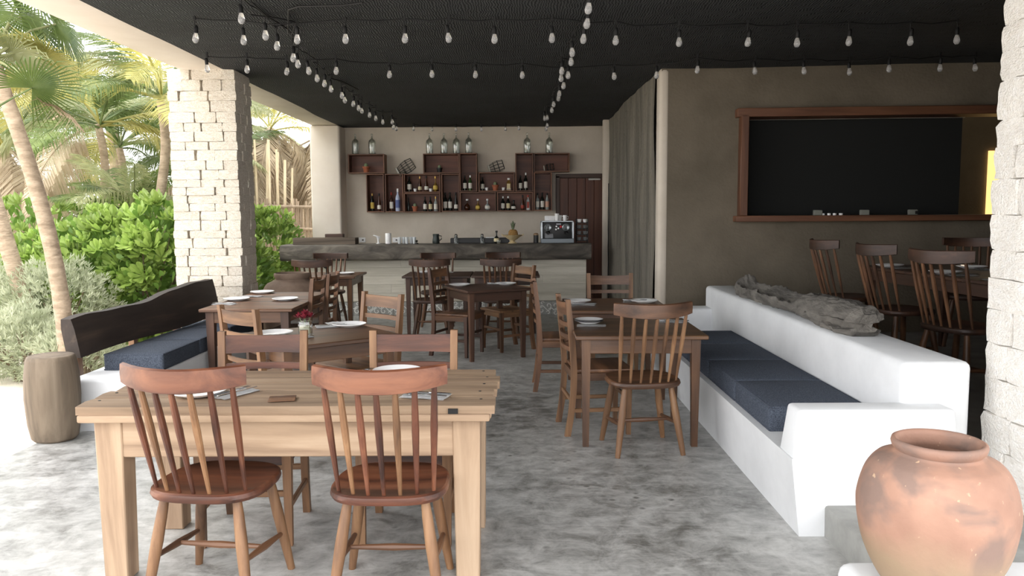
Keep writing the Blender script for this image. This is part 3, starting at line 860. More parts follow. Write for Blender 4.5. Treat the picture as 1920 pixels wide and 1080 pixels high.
PROTO = {}
def chair(kind, tone, x, y, face, label, group, z=0.0, leg='honey'):
    key = (kind, tone, leg)
    if key not in PROTO:
        PROTO[key] = make_spindle(tone) if kind == 's' else make_ladder(tone, leg)
        c = PROTO[key]
    else:
        c = copy_tree(PROTO[key])
    c.location = (x, y, z); c.rotation_euler = (0, 0, face_rot(*face))
    c['label'] = label; c['group'] = group
    return c
g1 = 'chairs at the pale plank table'
chair('s', 'red', -1.235, 3.20, (0.12, 1), 'red-brown spindle-back chair at the pale plank table, beside the dark coaster and the white plate', g1)
chair('s', 'red', -0.515, 3.17, (0.0, 1), 'red-brown spindle-back chair at the pale plank table, near its corner with the dark notch', g1)
chair('l', 'red', -1.285, 3.79, (0.06, -1), 'ladder-back chair tucked under the pale plank table, facing the chair by the coaster', g1)
chair('l', 'red', -0.53, 3.79, (0.0, -1), 'ladder-back chair tucked under the pale plank table, behind the plate with cutlery', g1)
g2 = 'chairs at the flower jar table'
chair('l', 'honey', -1.17, 5.77, (-0.64, -0.77), 'light ladder-back chair turned towards the flower jar table, the scroll tiles behind it', g2)
chair('l', 'honey', -1.64, 5.29, (0.64, 0.77), 'light ladder-back chair between the flower jar table and the slab-backed bench', g2)
g3 = 'chairs at the long table by the slab-backed bench'
chair('l', 'brown', -2.12, 7.50, (-1, 0.03), 'dark ladder-back chair at the long bench table, the one next to the flower jar table', g3, leg='brown')
chair('l', 'brown', -2.11, 8.06, (-1, 0.0), 'dark ladder-back chair at the long bench table, the one next to the clay urn', g3, leg='brown')
g4 = 'chairs at the tables along the white bench'
chair('s', 'brown', 0.81, 5.17, (-0.14, 1), 'spindle-back chair with pale legs at the head of the tables along the white bench', g4)
chair('l', 'brown', 0.57, 5.66, (1, 0.11), 'ladder-back chair at the side of the table with the stacked plates', g4)
chair('l', 'brown', 0.40, 7.02, (1, 0.0), 'ladder-back chair with dark posts, side of the table closer to the kitchen wall', g4, leg='brown')
chair('l', 'brown', 0.90, 7.52, (0.0, -1), 'ladder-back chair at the far head of the bench tables, before the netted wall', g4)
g5 = 'chairs at the turned square table'
chair('l', 'brown', -0.64, 8.70, (0.93, -0.37), 'dark ladder-back chair at the turned square table, its back near the bar tables', g5, leg='dark')
chair('l', 'honey', -0.13, 9.03, (-0.8, -0.5), 'light-topped ladder-back chair on the bar side of the turned square table', g5, leg='brown')
g6 = 'chairs at the tables in front of the bar'
chair('s', 'dark', -1.07, 9.98, (0.0, 1), 'dark spindle-back chair with its back to the room, bar table by the dark jug', g6)
chair('s', 'dark', -1.10, 11.0, (0.05, -1), 'dark spindle-back chair between the bar and the bar table by the dark jug', g6)
chair('s', 'dark', -0.20, 9.98, (0.0, 1), 'dark spindle-back chair with its back to the room, bar table below the pineapple', g6)
chair('s', 'dark', -0.20, 11.05, (0.0, -1), 'dark spindle-back chair between the bar and the bar table below the pineapple', g6)
chair('s', 'dark', -2.50, 9.98, (0.05, 1), 'dark spindle-back chair with its back to the room, beside the clay urn', g6)
chair('s', 'dark', -2.65, 11.1, (0.0, -1), 'dark spindle-back chair between the bar and the table next to the clay urn', g6)
g7 = 'chairs on the raised terrace'
chair('s', 'dark', 3.02, 5.40, (1, 0.42), 'spindle-back chair on the raised terrace, the one nearest the stone pillar', g7, 0.3)
chair('s', 'dark', 3.05, 6.35, (1, 0.20), 'spindle-back chair on the raised terrace, middle one along the white bench back', g7, 0.3)
chair('s', 'dark', 3.03, 7.32, (1, 0.12), 'spindle-back chair on the raised terrace, the one under the serving opening corner', g7, 0.3)
chair('s', 'dark', 4.18, 7.35, (-0.5, -1), 'spindle-back chair at the head of the terrace table, back to the kitchen wall', g7, 0.3)

# ------------------------------------------------------------------ tables
def table(label, cx, cy, w, d_, rz, tone, zf=0.0, h=0.75, planks=1, leg=0.055, legtone=None, group='brown wooden tables'):
    t = root('dining_table', label, 'table', (cx, cy, zf), rz, group)
    pw = d_ / planks
    for i in range(planks):
        b = B(); b.box((0, -d_ / 2 + pw * (i + 0.5), h - 0.014), (w, pw - (0.003 if planks > 1 else 0), 0.028), 0.005); obj('top_plank' if planks > 1 else 'table_top', b, wood(tone, 'x'), t)
    ins = 0.05; lt = legtone or tone
    for sy in (-1, 1):
        b = B(); b.box((0, sy * (d_ / 2 - ins - 0.012), h - 0.075), (w - 2 * ins - 0.06, 0.022, 0.1), 0.003); obj('apron', b, wood(tone, 'x'), t)
    for sx in (-1, 1):
        b = B(); b.box((sx * (w / 2 - ins - 0.012), 0, h - 0.075), (0.022, d_ - 2 * ins - 0.06, 0.1), 0.003); obj('apron', b, wood(tone, 'y'), t)
        for sy in (-1, 1):
            x, y = sx * (w / 2 - ins - leg / 2 + 0.008), sy * (d_ / 2 - ins - leg / 2 + 0.008)
            b = B(); k, j = leg / 2, leg * 0.33
            b.quadbox([(x + a * j, y + c * j, 0) for a, c in ((-1, -1), (1, -1), (1, 1), (-1, 1))], [(x + a * k, y + c * k, h - 0.026) for a, c in ((-1, -1), (1, -1), (1, 1), (-1, 1))])
            obj('leg', b, wood(lt, 'z'), t)
    return t
table('brown square table turned at an angle, with the red flower in a glass jar', -1.327, 5.283, 0.84, 0.76, math.radians(37.7), 'table')
table('long brown table beside the slab-backed bench cushions', -2.305, 7.42, 0.79, 1.46, math.radians(0.5), 'brown', planks=2, leg=0.07, legtone='dark')
table('brown table next to the clay urn by the end of the bar', -2.50, 10.5, 0.88, 0.84, 0.0, 'table', leg=0.07)
table('dark brown table along the white bench with the stacked plates', 0.81, 5.56, 0.86, 0.88, math.radians(-0.6), 'table', leg=0.06)
table('dark brown table along the white bench closer to the kitchen wall', 0.84, 6.92, 0.86, 0.94, math.radians(-0.6), 'table', leg=0.06)
table('dark brown square table turned at an angle in the middle of the floor', -0.34, 8.63, 0.74, 0.74, math.radians(26), 'dark', leg=0.06)
table('dark table in front of the bar under the dark jug', -1.03, 10.5, 0.87, 0.8, 0.0, 'dark', leg=0.06)
table('dark table in front of the bar under the pineapple bowl', -0.15, 10.5, 0.87, 0.8, 0.0, 'dark', leg=0.06)
table('long dark table on the raised terrace beyond the white bench', 3.64, 6.25, 0.86, 2.2, math.radians(5), 'dark', zf=0.3, planks=3, leg=0.07)

# pale plank table
T0 = root('plank_table', 'rough pale plank table with thick square legs and plates', 'table', (-0.945, 3.57, 0))
b_off = Vector((0.915, -3.57, 0))
ys = [3.2, 3.36, 3.5, 3.66, 3.80, 3.95]
for i, (a, c) in enumerate(zip(ys, ys[1:])):
    x0, x1 = -1.775 + R.uniform(-0.012, 0.012), -0.075 + R.uniform(-0.012, 0.02)
    nx = 30
    b = B()
    def pl(u, v):
        x = x0 + (x1 - x0) * u
        e = 0.006 * noise.noise(Vector((x * 5, i * 3.1, 0)))
        pr = [(0.0, 0.70 + 0.032), (0.004, 0.766), (0.5, 0.770), (0.996, 0.766), (1.0, 0.732)][int(round(v * 5)) % 5]
        y = a + 0.002 + (c - a - 0.004) * pr[0]
        if i == 0 and pr[0] < 0.1: y += e
        z = pr[1] + (0.004 * noise.noise(Vector((x * 4, y * 9, i))) if pr[1] > 0.75 else 0)
        return Vector((x, y, z)) + b_off
    vv = b.grid(pl, nx, 6)
    b.bm.faces.new(vv[0][:5]); b.bm.faces.new(vv[-1][:5][::-1])
    bmesh.ops.remove_doubles(b.bm, verts=b.bm.verts[:], dist=0.0003)
    o = obj('top_plank', b, wood('paletop', 'x'), T0)
    for sx in (x0 + 0.05, x1 - 0.06):
        bb = B(); bb.lathe([(0, 0.0), (0.006, 0.0), (0.006, 0.0025), (0, 0.003)], 8, c=(sx + 0.915, (a + c) / 2 - 3.57 + 0.02, 0.769)); obj('nail', bb, M_bmetal, o)
for (x, y, sx, sy, ax) in ((-0.93, 3.215, 1.69, 0.05, 'x'), (-0.93, 3.935, 1.69, 0.05, 'x'), (-1.75, 3.575, 0.05, 0.68, 'y'), (-0.105, 3.575, 0.05, 0.68, 'y')):
    b = B(); b.box((x + 0.915, y - 3.57, 0.717), (sx, sy, 0.032), 0.008, seg=2); obj('edge_lip', b, wood('pale', ax), T0)
b = B(); b.box((-0.235 + 0.915, 3.204 - 3.57, 0.744), (0.04, 0.02, 0.02)); obj('corner_notch', b, M_black, T0, label='small dark notch under the corner')
for (x, y, sx, sy, ax) in ((-0.93, 3.268, 1.46, 0.035, 'x'), (-0.93, 3.89, 1.46, 0.035, 'x'), (-1.70, 3.575, 0.035, 0.5, 'y'), (-0.155, 3.575, 0.035, 0.5, 'y')):
    b = B(); b.box((x + 0.915, y - 3.57, 0.622), (sx, sy, 0.165), 0.005); obj('apron', b, wood('pale', ax), T0)
for x in (-1.675, -0.185):
    for y in (3.30, 3.86):
        b = B(); b.quadbox([(x + 0.915 + a * 0.05, y - 3.57 + c * 0.05, 0) for a, c in ((-1, -1), (1, -1), (1, 1), (-1, 1))], [(x + 0.915 + a * 0.058, y - 3.57 + c * 0.058, 0.703) for a, c in ((-1, -1), (1, -1), (1, 1), (-1, 1))])
        bmesh.ops.bevel(b.bm, geom=b.bm.edges[:], offset=0.005, segments=1, affect='EDGES')
        obj('leg', b, wood('pale', 'z'), T0)

# ------------------------------------------------------------------ table settings
def plate(x, y, z, label, d_=0.24, rim=False, group='white dinner plates'):
    r_ = d_ / 2
    b = B()
    b.lathe([(0, 0.002), (r_ * 0.58, 0.0), (r_ * 0.62, 0.003), (r_ * 0.97, 0.018), (r_, 0.0205), (r_ * 0.985, 0.0235), (r_ * 0.64, 0.010), (r_ * 0.56, 0.007), (0, 0.007)], 40)
    if not rim: return obj('dinner_plate', b, M_porc, loc=(x, y, z), label=label, cat='plate', group=group, angle=70)
    t = root('dinner_plate', label, 'plate', (x, y, z), group=group)
    obj('dish', b, M_porc, t, angle=70)
    b = B(); b.tube([(r_ * math.cos(a * pi / 20), r_ * math.sin(a * pi / 20), 0.021) for a in range(41)], 0.003, 6, caps=False); obj('rim_band', b, M_enamel, t)
def napkin(x, y, z, rz, label, w=0.1, l=0.2):
    t = root('napkin', label, 'napkin', (x, y, z), rz, 'folded white napkins')
    for k in range(2):
        b = B()
        def nf(u, v): return ((u - 0.5) * w + 0.004 * k, (v - 0.5) * l - 0.004 * k, 0.002 + 0.004 * k + 0.003 * noise.noise(Vector((u * 3 + k, v * 4, x))))
        vv = b.grid(nf, 6, 8)
        bmesh.ops.solidify(b.bm, geom=b.bm.faces[:], thickness=0.003)
        obj('fold', b, M_napkin, t)
_fork = _knife = None
def cutlery_meshes():
    global _fork, _knife
    b = B()
    b.box((0, -0.055, 0.0), (0.011, 0.10, 0.003), 0.001); b.box((0, 0.015, 0.001), (0.007, 0.05, 0.003), 0.001); b.box((0, 0.05, 0.0), (0.024, 0.025, 0.003), 0.001)
    for k in (-1.5, -0.5, 0.5, 1.5): b.box((k * 0.006, 0.08, 0.001), (0.0028, 0.045, 0.0025))
    _fork = b.mesh('fork', M_steel)
    b = B()
    b.box((0, -0.06, 0), (0.013, 0.1, 0.006), 0.002); b.prism([(-0.007, -0.01), (0.007, -0.01), (0.009, 0.07), (0.002, 0.11), (-0.007, 0.11)], -0.001, 0.001)
    _knife = b.mesh('knife', M_steel)
cutlery_meshes()
def cutlery(x, y, z, rz, where):
    c, s = math.cos(rz), math.sin(rz)
    link('fork', _fork, None, (x - 0.02 * c, y - 0.02 * s, z), rz, 'steel fork on the napkin ' + where, 'fork', 'table cutlery')
    link('knife', _knife, None, (x + 0.02 * c, y + 0.02 * s, z + 0.001), rz, 'steel knife on the napkin ' + where, 'knife', 'table cutlery')

def setting(px, py, z, where, np_=None, nrz=0.0, d_=0.24, cut=True, rim=False, pl=True):
    if pl:
        p = at_z(px, py, z)
        plate(p.x, p.y, z, 'white plate ' + where, d_, rim)
    if np_:
        q = at_z(np_[0], np_[1], z)
        napkin(q.x, q.y, z, nrz, 'folded white napkin ' + where)
        if cut: cutlery(q.x, q.y, z + 0.014, nrz, where)
zp = 0.7715
setting(372, 740, zp, 'on the pale plank table beside the dark coaster', (440, 739), -0.5)
setting(745, 701, zp, 'on the pale plank table before the far ladder-back chair', (680, 703), -0.5)
q = at_z(797, 744, zp); napkin(q.x, q.y, zp, 1.3, 'folded white napkin near the notched corner of the pale plank table'); cutlery(q.x, q.y, zp + 0.014, 1.3, 'near the notched corner of the pale plank table')
q = at_z(400, 706, zp); napkin(q.x, q.y, zp, 0.9, 'folded white napkin at the back edge of the pale plank table'); cutlery(q.x, q.y, zp + 0.014, 0.9, 'at the back edge of the pale plank table')
q = at_z(529, 748, zp)
b = B(); b.box((0, 0, 0.002), (0.11, 0.095, 0.004), 0.001); obj('coaster', b, wood('brown', 'x'), loc=(q.x, q.y, zp), rz=0.2, label='small dark brown square coaster on the pale plank table', cat='coaster')
setting(515, 628, 0.75, 'on the flower jar table on the bench side', (557, 634), -0.9)
setting(655, 612, 0.75, 'on the flower jar table by the light ladder-back chair', (620, 613), -1.2)
q = at_z(630, 608, 0.75); napkin(q.x, q.y, 0.75, 0.6, 'folded white napkin at the back corner of the flower jar table')
setting(444, 563, 0.75, 'on the long bench table by the open cushion', (420, 571), 1.3)
setting(492, 550, 0.75, 'on the long bench table by the pillar', (472, 556), 1.3, cut=False)
setting(535, 563, 0.75, 'on the long bench table by the dark ladder-back chairs')
q = at_z(1104, 609, 0.75)
napkin(q.x + 0.01, q.y - 0.06, 0.75, 1.5, 'folded white napkin under the stacked plates')
for k in range(2): plate(q.x, q.y, 0.762 + 0.0075 * k, ['white dark-rimmed plate at the bottom of the stack of two', 'white dark-rimmed plate on top of the stack of two'][k], 0.2, True)
setting(0, 0, 0.75, 'on the stacked-plates table on the bench side', (1262, 604), 1.2, pl=False)
setting(1083, 567, 0.75, 'on the far table along the white bench, netted wall side', (1094, 572), 1.3)
setting(1208, 567, 0.75, 'on the far table along the white bench, cushion side', (1190, 565), 1.4)
setting(862, 536, 0.75, 'on the turned square table by the dark ladder-back chair')
setting(948, 534, 0.75, 'on the turned square table by the light-topped chair', (931, 533), 1.3)
zt = 1.05
c5, s5 = math.cos(math.radians(5)), math.sin(math.radians(5))
def terrace_pt(u, v): return 3.64 + u * c5 - v * s5, 6.25 + u * s5 + v * c5
for u, v, nu, nv, tx in ((-0.28, 0.85, -0.28, 0.62, 'under the screen'), (-0.28, 0.05, -0.28, -0.17, 'between the two nearer chairs'), (0.28, 0.55, 0.28, 0.32, 'on its wall side'), (-0.26, -0.78, -0.28, -0.55, 'by the stone pillar')):
    x, y = terrace_pt(u, v); plate(x, y, zt, 'white plate on the terrace table ' + tx)
    x, y = terrace_pt(nu, nv); napkin(x, y, zt, 1.4, 'folded white napkin on the terrace table ' + tx); cutlery(x, y, zt + 0.014, 1.4, 'on the terrace table ' + tx)
q = Vector((*terrace_pt(0.25, -0.45), zt))
b = B(); b.bm.verts.ensure_lookup_table()
ap = (0, 0, 0.10)
for a_, c_ in zip(((-.07, -.05, 0), (.07, -.05, 0), (.07, .05, 0), (-.07, .05, 0)), ((.07, -.05, 0), (.07, .05, 0), (-.07, .05, 0), (-.07, -.05, 0))): b.poly((a_, c_, ap))
bmesh.ops.remove_doubles(b.bm, verts=b.bm.verts[:], dist=0.0005); bmesh.ops.solidify(b.bm, geom=b.bm.faces[:], thickness=0.002)
obj('tent_napkin', b, M_napkin, loc=(q.x, q.y, zt), rz=0.3, label='white napkin folded into a pointed tent on the terrace table', cat='napkin', smooth=False)
for px, py, tx in ((612, 514, 'dark glass goblet standing on the table next to the clay urn'), (926, 512, 'dark glass goblet standing on the bar table below the pineapple')):
    q = at_z(px, py, 0.75)
    t = root('goblet', tx, 'goblet', (q.x, q.y, 0.75))
    b = B(); b.lathe([(0, 0), (0.035, 0), (0.033, 0.006), (0.006, 0.012), (0.006, 0.07)], 18); obj('foot', b, M_bmetal, t)
    b = B(); b.lathe([(0.006, 0.068), (0.035, 0.085), (0.042, 0.12), (0.036, 0.15), (0.033, 0.15), (0.038, 0.12), (0.03, 0.088), (0, 0.078)], 18); obj('bowl', b, M_bmetal, t)
setting(648, 514, 0.75, 'on the table next to the clay urn')
setting(797, 512, 0.75, 'on the bar table under the dark jug', (836, 511), 1.4, cut=False)
# flower jar
q = at_z(573, 627, 0.75)
t = root('flower_jar', 'square glass jar of water with dark red flowers on the turned brown table', 'jar', (q.x, q.y, 0.75))
b = B(); b.box((0, 0, 0.045), (0.078, 0.078, 0.09), 0.008, seg=2); obj('jar', b, M_thin, t)
b = B(); b.box((0, 0, 0.034), (0.066, 0.066, 0.06), 0.006); obj('water', b, plain('cloudy_water', (222, 222, 196), 0.1, trans=0.5, ior=1.33), t)
M_pet = noise_mat('dark_red_petal', [(0.3, (92, 14, 30)), (0.7, (142, 34, 52))], 20, 0.6, 0.2)
for k, (dx, dy, dz) in enumerate(((0, 0, 0.145), (-0.04, 0.01, 0.125), (0.035, -0.01, 0.13), (0.0, -0.03, 0.125))):
    b = B()
    for i in range(16):
        a = i * 2.4; s_ = 0.008 + 0.0018 * i; tz = 0.03 - 0.0022 * i
        cx_, cy_ = math.cos(a) * s_, math.sin(a) * s_
        tx, ty = -math.sin(a), math.cos(a)
        w = 0.012
        b.poly([(dx + cx_ * 0.5, dy + cy_ * 0.5, dz - 0.015), (dx + cx_ + tx * w, dy + cy_ + ty * w, dz + tz * 0.4), (dx + cx_ * 1.5, dy + cy_ * 1.5, dz + tz), (dx + cx_ - tx * w, dy + cy_ - ty * w, dz + tz * 0.4)])
    f = obj('flower', b, M_pet, t, normals=False)
    b = B(); b.tube([(dx, dy, dz - 0.01), (dx * 0.5, dy * 0.5, 0.06), (0, 0, 0.02)], 0.0025, 6); obj('stem', b, M_cactus, f)

# ------------------------------------------------------------------ wall boxes and what they hold
YF = 13.54
BOX = {  # pixel rectangle on the front plane, label
 'A': (652, 289, 721, 325, 'long wall box holding only a terracotta cactus pot'),
 'B': (686, 326, 721, 398, 'tall wall box holding a yellow-labelled bottle and a slim bottle'),
 'C': (721, 326, 757, 398, 'tall wall box holding a tall blue-white bottle'),
 'D': (757, 326, 826, 361, 'long wall box holding four bottles and two white cups'),
 'E': (757, 362, 826, 398, 'long wall box holding bottles with a small cactus between'),
 'F': (793, 288, 861, 325, 'long wall box holding only a dark little plant'),
 'G': (827, 326, 862, 397, 'tall wall box holding three white-labelled bottles'),
 'H': (861, 287, 895, 359, 'tall wall box holding two dark bottles, above the round flasks'),
 'I': (862, 360, 930, 396, 'long wall box holding three round flasks'),
 'J': (897, 323, 965, 359, 'long wall box holding a square bottle, cups and a cactus'),
 'K': (966, 287, 1000, 359, 'tall wall box holding two bottles, under a clear demijohn'),
 'L': (932, 360, 1000, 396, 'long wall box holding five mixed bottles'),
 'M': (1001, 287, 1068, 322, 'dim long wall box above the door side, holding a wire ring'),
 'N': (1001, 323, 1035, 395, 'tall wall box holding three bottles beside the coffee machine'),
}
FLOORZ = {}; TOPZ = {}
TH = 0.018
for k, (x0, y0, x1, y1, lb_) in BOX.items():
    a = at_y(x0, y0, YF); c = at_y(x1, y1, YF)
    w, h = c.x - a.x, a.z - c.z
    cx_, zc = (a.x + c.x) / 2, (a.z + c.z) / 2
    dep = YB - YF
    t = root('wall_box', lb_, 'shelf', (cx_, YB - dep / 2, zc), group='wooden wall boxes')
    for s_ in (-1, 1):
        b = B(); b.box((s_ * (w / 2 - TH / 2), 0, 0), (TH, dep, h), 0.002); obj('side_panel', b, wood('shelf', 'z'), t)
        b = B(); b.box((0, 0, s_ * (h / 2 - TH / 2)), (w - 2 * TH + 0.002, dep, TH), 0.002); obj('top_panel' if s_ > 0 else 'bottom_panel', b, wood('shelf', 'x'), t)
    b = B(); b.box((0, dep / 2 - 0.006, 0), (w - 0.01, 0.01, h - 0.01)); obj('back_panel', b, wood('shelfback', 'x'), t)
    FLOORZ[k] = zc - h / 2 + TH; TOPZ[k] = zc + h / 2

GL = {'dark': plain('dark_green_bottle_glass', (24, 28, 24), 0.12), 'brown': plain('brown_bottle_glass', (62, 34, 20), 0.12),
      'clear': plain('pale_bottle_glass', (190, 198, 196), 0.1, trans=0.5), 'green': plain('green_bottle_glass', (54, 80, 40), 0.12),
      'blue': plain('blue_white_bottle', (178, 188, 212), 0.15), 'amber': plain('amber_bottle_glass', (142, 110, 56), 0.12, trans=0.3)}
LB = {'white': plain('white_label', (224, 220, 210), 0.7), 'yellow': plain('yellow_label', (206, 178, 88), 0.7), 'pink': plain('pink_label', (206, 160, 138), 0.7),
      'blue': plain('blue_label', (92, 104, 150), 0.7), 'red': plain('red_label', (150, 62, 50), 0.7), 'cream': plain('cream_label', (214, 200, 160), 0.7)}
CAPS = {'black': M_black, 'gold': plain('gold_foil', (196, 160, 90), 0.35, 0.8), 'white': M_porc, 'red': plain('red_foil', (160, 50, 36), 0.5)}
def bottle(x, y, z, h, r, shape, glass, label_c, cap, text, group='bottles in the wall boxes'):
    t = root('bottle', text, 'bottle', (x, y, z), group=group)
    b = B()
    if shape == 'wine': prof = [(0, 0), (r * 0.95, 0), (r, 0.01), (r, h * 0.58), (r * 0.75, h * 0.68), (r * 0.38, h * 0.76), (r * 0.36, h * 0.95), (0, h * 0.95)]; l0, l1, lr = 0.15, 0.5, r
    elif shape == 'slim': prof = [(0, 0), (r * 0.8, 0), (r, h * 0.2), (r * 0.85, h * 0.5), (r * 0.42, h * 0.75), (r * 0.36, h * 0.95), (0, h * 0.95)]; l0, l1, lr = 0.12, 0.34, r
    elif shape == 'flask': prof = [(0, 0), (r * 0.6, 0), (r * 0.95, h * 0.12), (r, h * 0.28), (r * 0.8, h * 0.46), (r * 0.34, h * 0.56), (r * 0.26, h * 0.62), (r * 0.26, h * 0.92), (0, h * 0.92)]; l0, l1, lr = 0.16, 0.4, r
    else: prof = [(0, 0), (r * 0.97, 0), (r, 0.01), (r, h * 0.66), (r * 0.5, h * 0.74), (r * 0.4, h * 0.8), (r * 0.4, h * 0.93), (0, h * 0.93)]; l0, l1, lr = 0.14, 0.55, r
    seg = 4 if shape == 'square' else 16
    b.lathe(prof, seg)
    if shape == 'square': bmesh.ops.rotate(b.bm, verts=b.bm.verts[:], matrix=Matrix.Rotation(pi / 4, 3, 'Z'))
    obj('glass_body', b, GL[glass], t, angle=50)
    if label_c:
        b = B()
        if shape == 'square': b.box((0, -lr * 0.72, h * (l0 + l1) / 2), (lr * 1.1, 0.004, h * (l1 - l0)))
        elif shape == 'flask': b.lathe([(lr * 0.97, h * 0.14), (lr * 1.03, h * 0.28), (lr * 0.9, h * 0.4)], seg)
        else: b.lathe([(lr * 1.01, h * l0), (lr * 1.015, h * (l0 + l1) / 2), (lr * (1.01 if shape != 'slim' else 0.95), h * l1)], seg)
        obj('label', b, LB[label_c], t, angle=50)
    b = B(); b.lathe([(0, h), (r * 0.42, h), (r * 0.44, h * 0.88), (r * 0.40, h * 0.86)], 12); obj('cap', b, CAPS[cap], t)
def wx(px, y): return at_y(px, 380, y).x
YI = 13.63
def shelfb(k, px, hp, shape, glass, lab_, cap, text, rp=5.5):
    bottle(wx(px, YI), YI, FLOORZ[k], hp * YI / F_PX, rp * YI / F_PX * 0.9, shape, glass, lab_, cap, text)
shelfb('B', 698, 33, 'wine', 'dark', 'yellow', 'gold', 'dark bottle with yellow label in the tall box under the cactus box', 4.2)
shelfb('B', 711, 33, 'slim', 'brown', 'white', 'black', 'slim brown bottle beside the yellow-labelled one', 4)
shelfb('C', 734, 35, 'wine', 'brown', 'white', 'red', 'brown bottle with white label and red foil beside the tall blue-white bottle', 4)
shelfb('C', 746, 42, 'wine', 'blue', 'blue', 'white', 'tall blue-white patterned bottle, tallest in the wall boxes', 5)
shelfb('D', 768, 28, 'wine', 'dark', 'white', 'black', 'dark bottle with white label in the four-bottle box, by its end wall', 4.5)
shelfb('D', 788, 28, 'slim', 'brown', 'cream', 'gold', 'slender brown bottle with cream label in the four-bottle box', 4)
shelfb('D', 800, 29, 'slim', 'brown', 'white', 'black', 'slender brown bottle with white label in the four-bottle box', 4.2)
shelfb('D', 817, 28, 'flask', 'amber', 'yellow', 'gold', 'round bottle with yellow label in the four-bottle box', 5)
shelfb('E', 766, 26, 'slim', 'dark', None, 'black', 'thin dark unlabelled bottle beside the small cactus', 2.8)
shelfb('E', 797, 27, 'wine', 'dark', 'white', 'black', 'bottle with white label next to the small cactus', 3.8)
shelfb('E', 807, 27, 'wine', 'dark', 'cream', 'black', 'dark bottle between two white-labelled bottles beyond the small cactus', 3.8)
shelfb('E', 817, 27, 'wine', 'clear', 'white', 'gold', 'pale bottle with white label at the end of the small cactus box', 3.8)
for px, tx in ((835, 'by the side wall'), (844, 'in the middle'), (855, 'with a slim neck')):
    shelfb('G', px, 34, 'wine' if px != 855 else 'slim', 'dark', 'white', 'black', 'dark bottle with white label in the three-bottle tall box, ' + tx, 4)
shelfb('H', 872, 28, 'wine', 'dark', 'white', 'black', 'dark bottle with white label in the tall box above the round flasks', 3.8)
shelfb('H', 882, 28, 'wine', 'green', 'white', 'white', 'green bottle in the tall box above the round flasks', 3.8)
shelfb('I', 876, 21, 'flask', 'brown', None, 'white', 'brown round flask without label', 6)
shelfb('I', 896, 21, 'flask', 'amber', 'yellow', 'white', 'round flask with yellow label', 5)
shelfb('I', 914, 21, 'flask', 'clear', 'white', 'white', 'round flask with white label', 5.5)
shelfb('J', 905, 25, 'wine', 'dark', 'white', 'black', 'dark bottle beside a white cup in the square bottle box', 4)
shelfb('J', 954, 23, 'square', 'amber', 'cream', 'white', 'squat square amber bottle with pale label', 6.2)
shelfb('K', 976, 28, 'wine', 'dark', 'white', 'black', 'dark short bottle in the tall box under the demijohn', 3.8)
shelfb('K', 986, 33, 'wine', 'dark', 'white', 'white', 'dark bottle with white cap in the tall box under the demijohn', 3.8)
shelfb('L', 943, 26, 'wine', 'dark', 'white', 'white', 'dark white-capped bottle in the five-bottle box', 4)
shelfb('L', 953, 26, 'wine', 'dark', 'cream', 'white', 'dark bottle with cream label in the five-bottle box', 4)
shelfb('L', 963, 19, 'flask', 'dark', 'white', 'black', 'short round dark flask in the five-bottle box', 5)
shelfb('L', 980, 28, 'slim', 'brown', 'red', 'black', 'brown bottle with red label in the five-bottle box', 4.2)
shelfb('L', 990, 28, 'square', 'clear', 'red', 'red', 'pale square bottle with red label in the five-bottle box', 4.4)
shelfb('N', 1008, 31, 'wine', 'clear', 'white', 'black', 'pale bottle in the tall box beside the coffee machine', 3.8)
shelfb('N', 1017, 32, 'wine', 'dark', 'white', 'black', 'dark bottle in the tall box beside the coffee machine', 3.8)
shelfb('N', 1026, 31, 'wine', 'clear', 'pink', 'black', 'bottle with pink label in the tall box beside the coffee machine', 4)
for k, px, tx in (('D', 779, 'in the four-bottle box by the dark bottle'), ('D', 808, 'in the four-bottle box by the yellow-labelled bottle'), ('J', 913, 'beside the dark bottle in the square bottle box'), ('J', 944, 'beside the square amber bottle')):
    b = B(); b.lathe([(0, 0), (0.022, 0), (0.03, 0.052), (0.027, 0.052), (0.02, 0.006), (0, 0.006)], 16)
    obj('cup', b, M_porc, loc=(wx(px, YI), YI, FLOORZ[k]), label='small white cup ' + tx, cat='cup', group='white cups in the wall boxes')
def cactus(k, px, s_, text, mat=None):
    t = root('potted_cactus', text, 'plant', (wx(px, YI), YI, FLOORZ[k]))
    b = B(); b.lathe([(0, 0), (0.04 * s_, 0), (0.055 * s_, 0.075 * s_), (0.064 * s_, 0.078 * s_), (0.064 * s_, 0.1 * s_), (0.054 * s_, 0.1 * s_), (0.05 * s_, 0.08 * s_), (0, 0.08 * s_)], 18); obj('flower_pot', b, mat or M_terra, t)
    b = B(); b.lathe([(0, 0.08 * s_), (0.03 * s_, 0.085 * s_), (0.036 * s_, 0.12 * s_), (0.026 * s_, 0.15 * s_), (0, 0.16 * s_)], 10); obj('cactus', b, M_cactus, t)
cactus('A', 688, 1.0, 'terracotta pot with a small cactus alone in the long wall box')
cactus('E', 778, 0.85, 'tiny terracotta pot with a round cactus among bottles')
cactus('J', 929, 0.95, 'terracotta pot with a cactus beside the square amber bottle')
cactus('F', 825, 0.8, 'dark little pot with a spiky grey plant', M_bmetal)
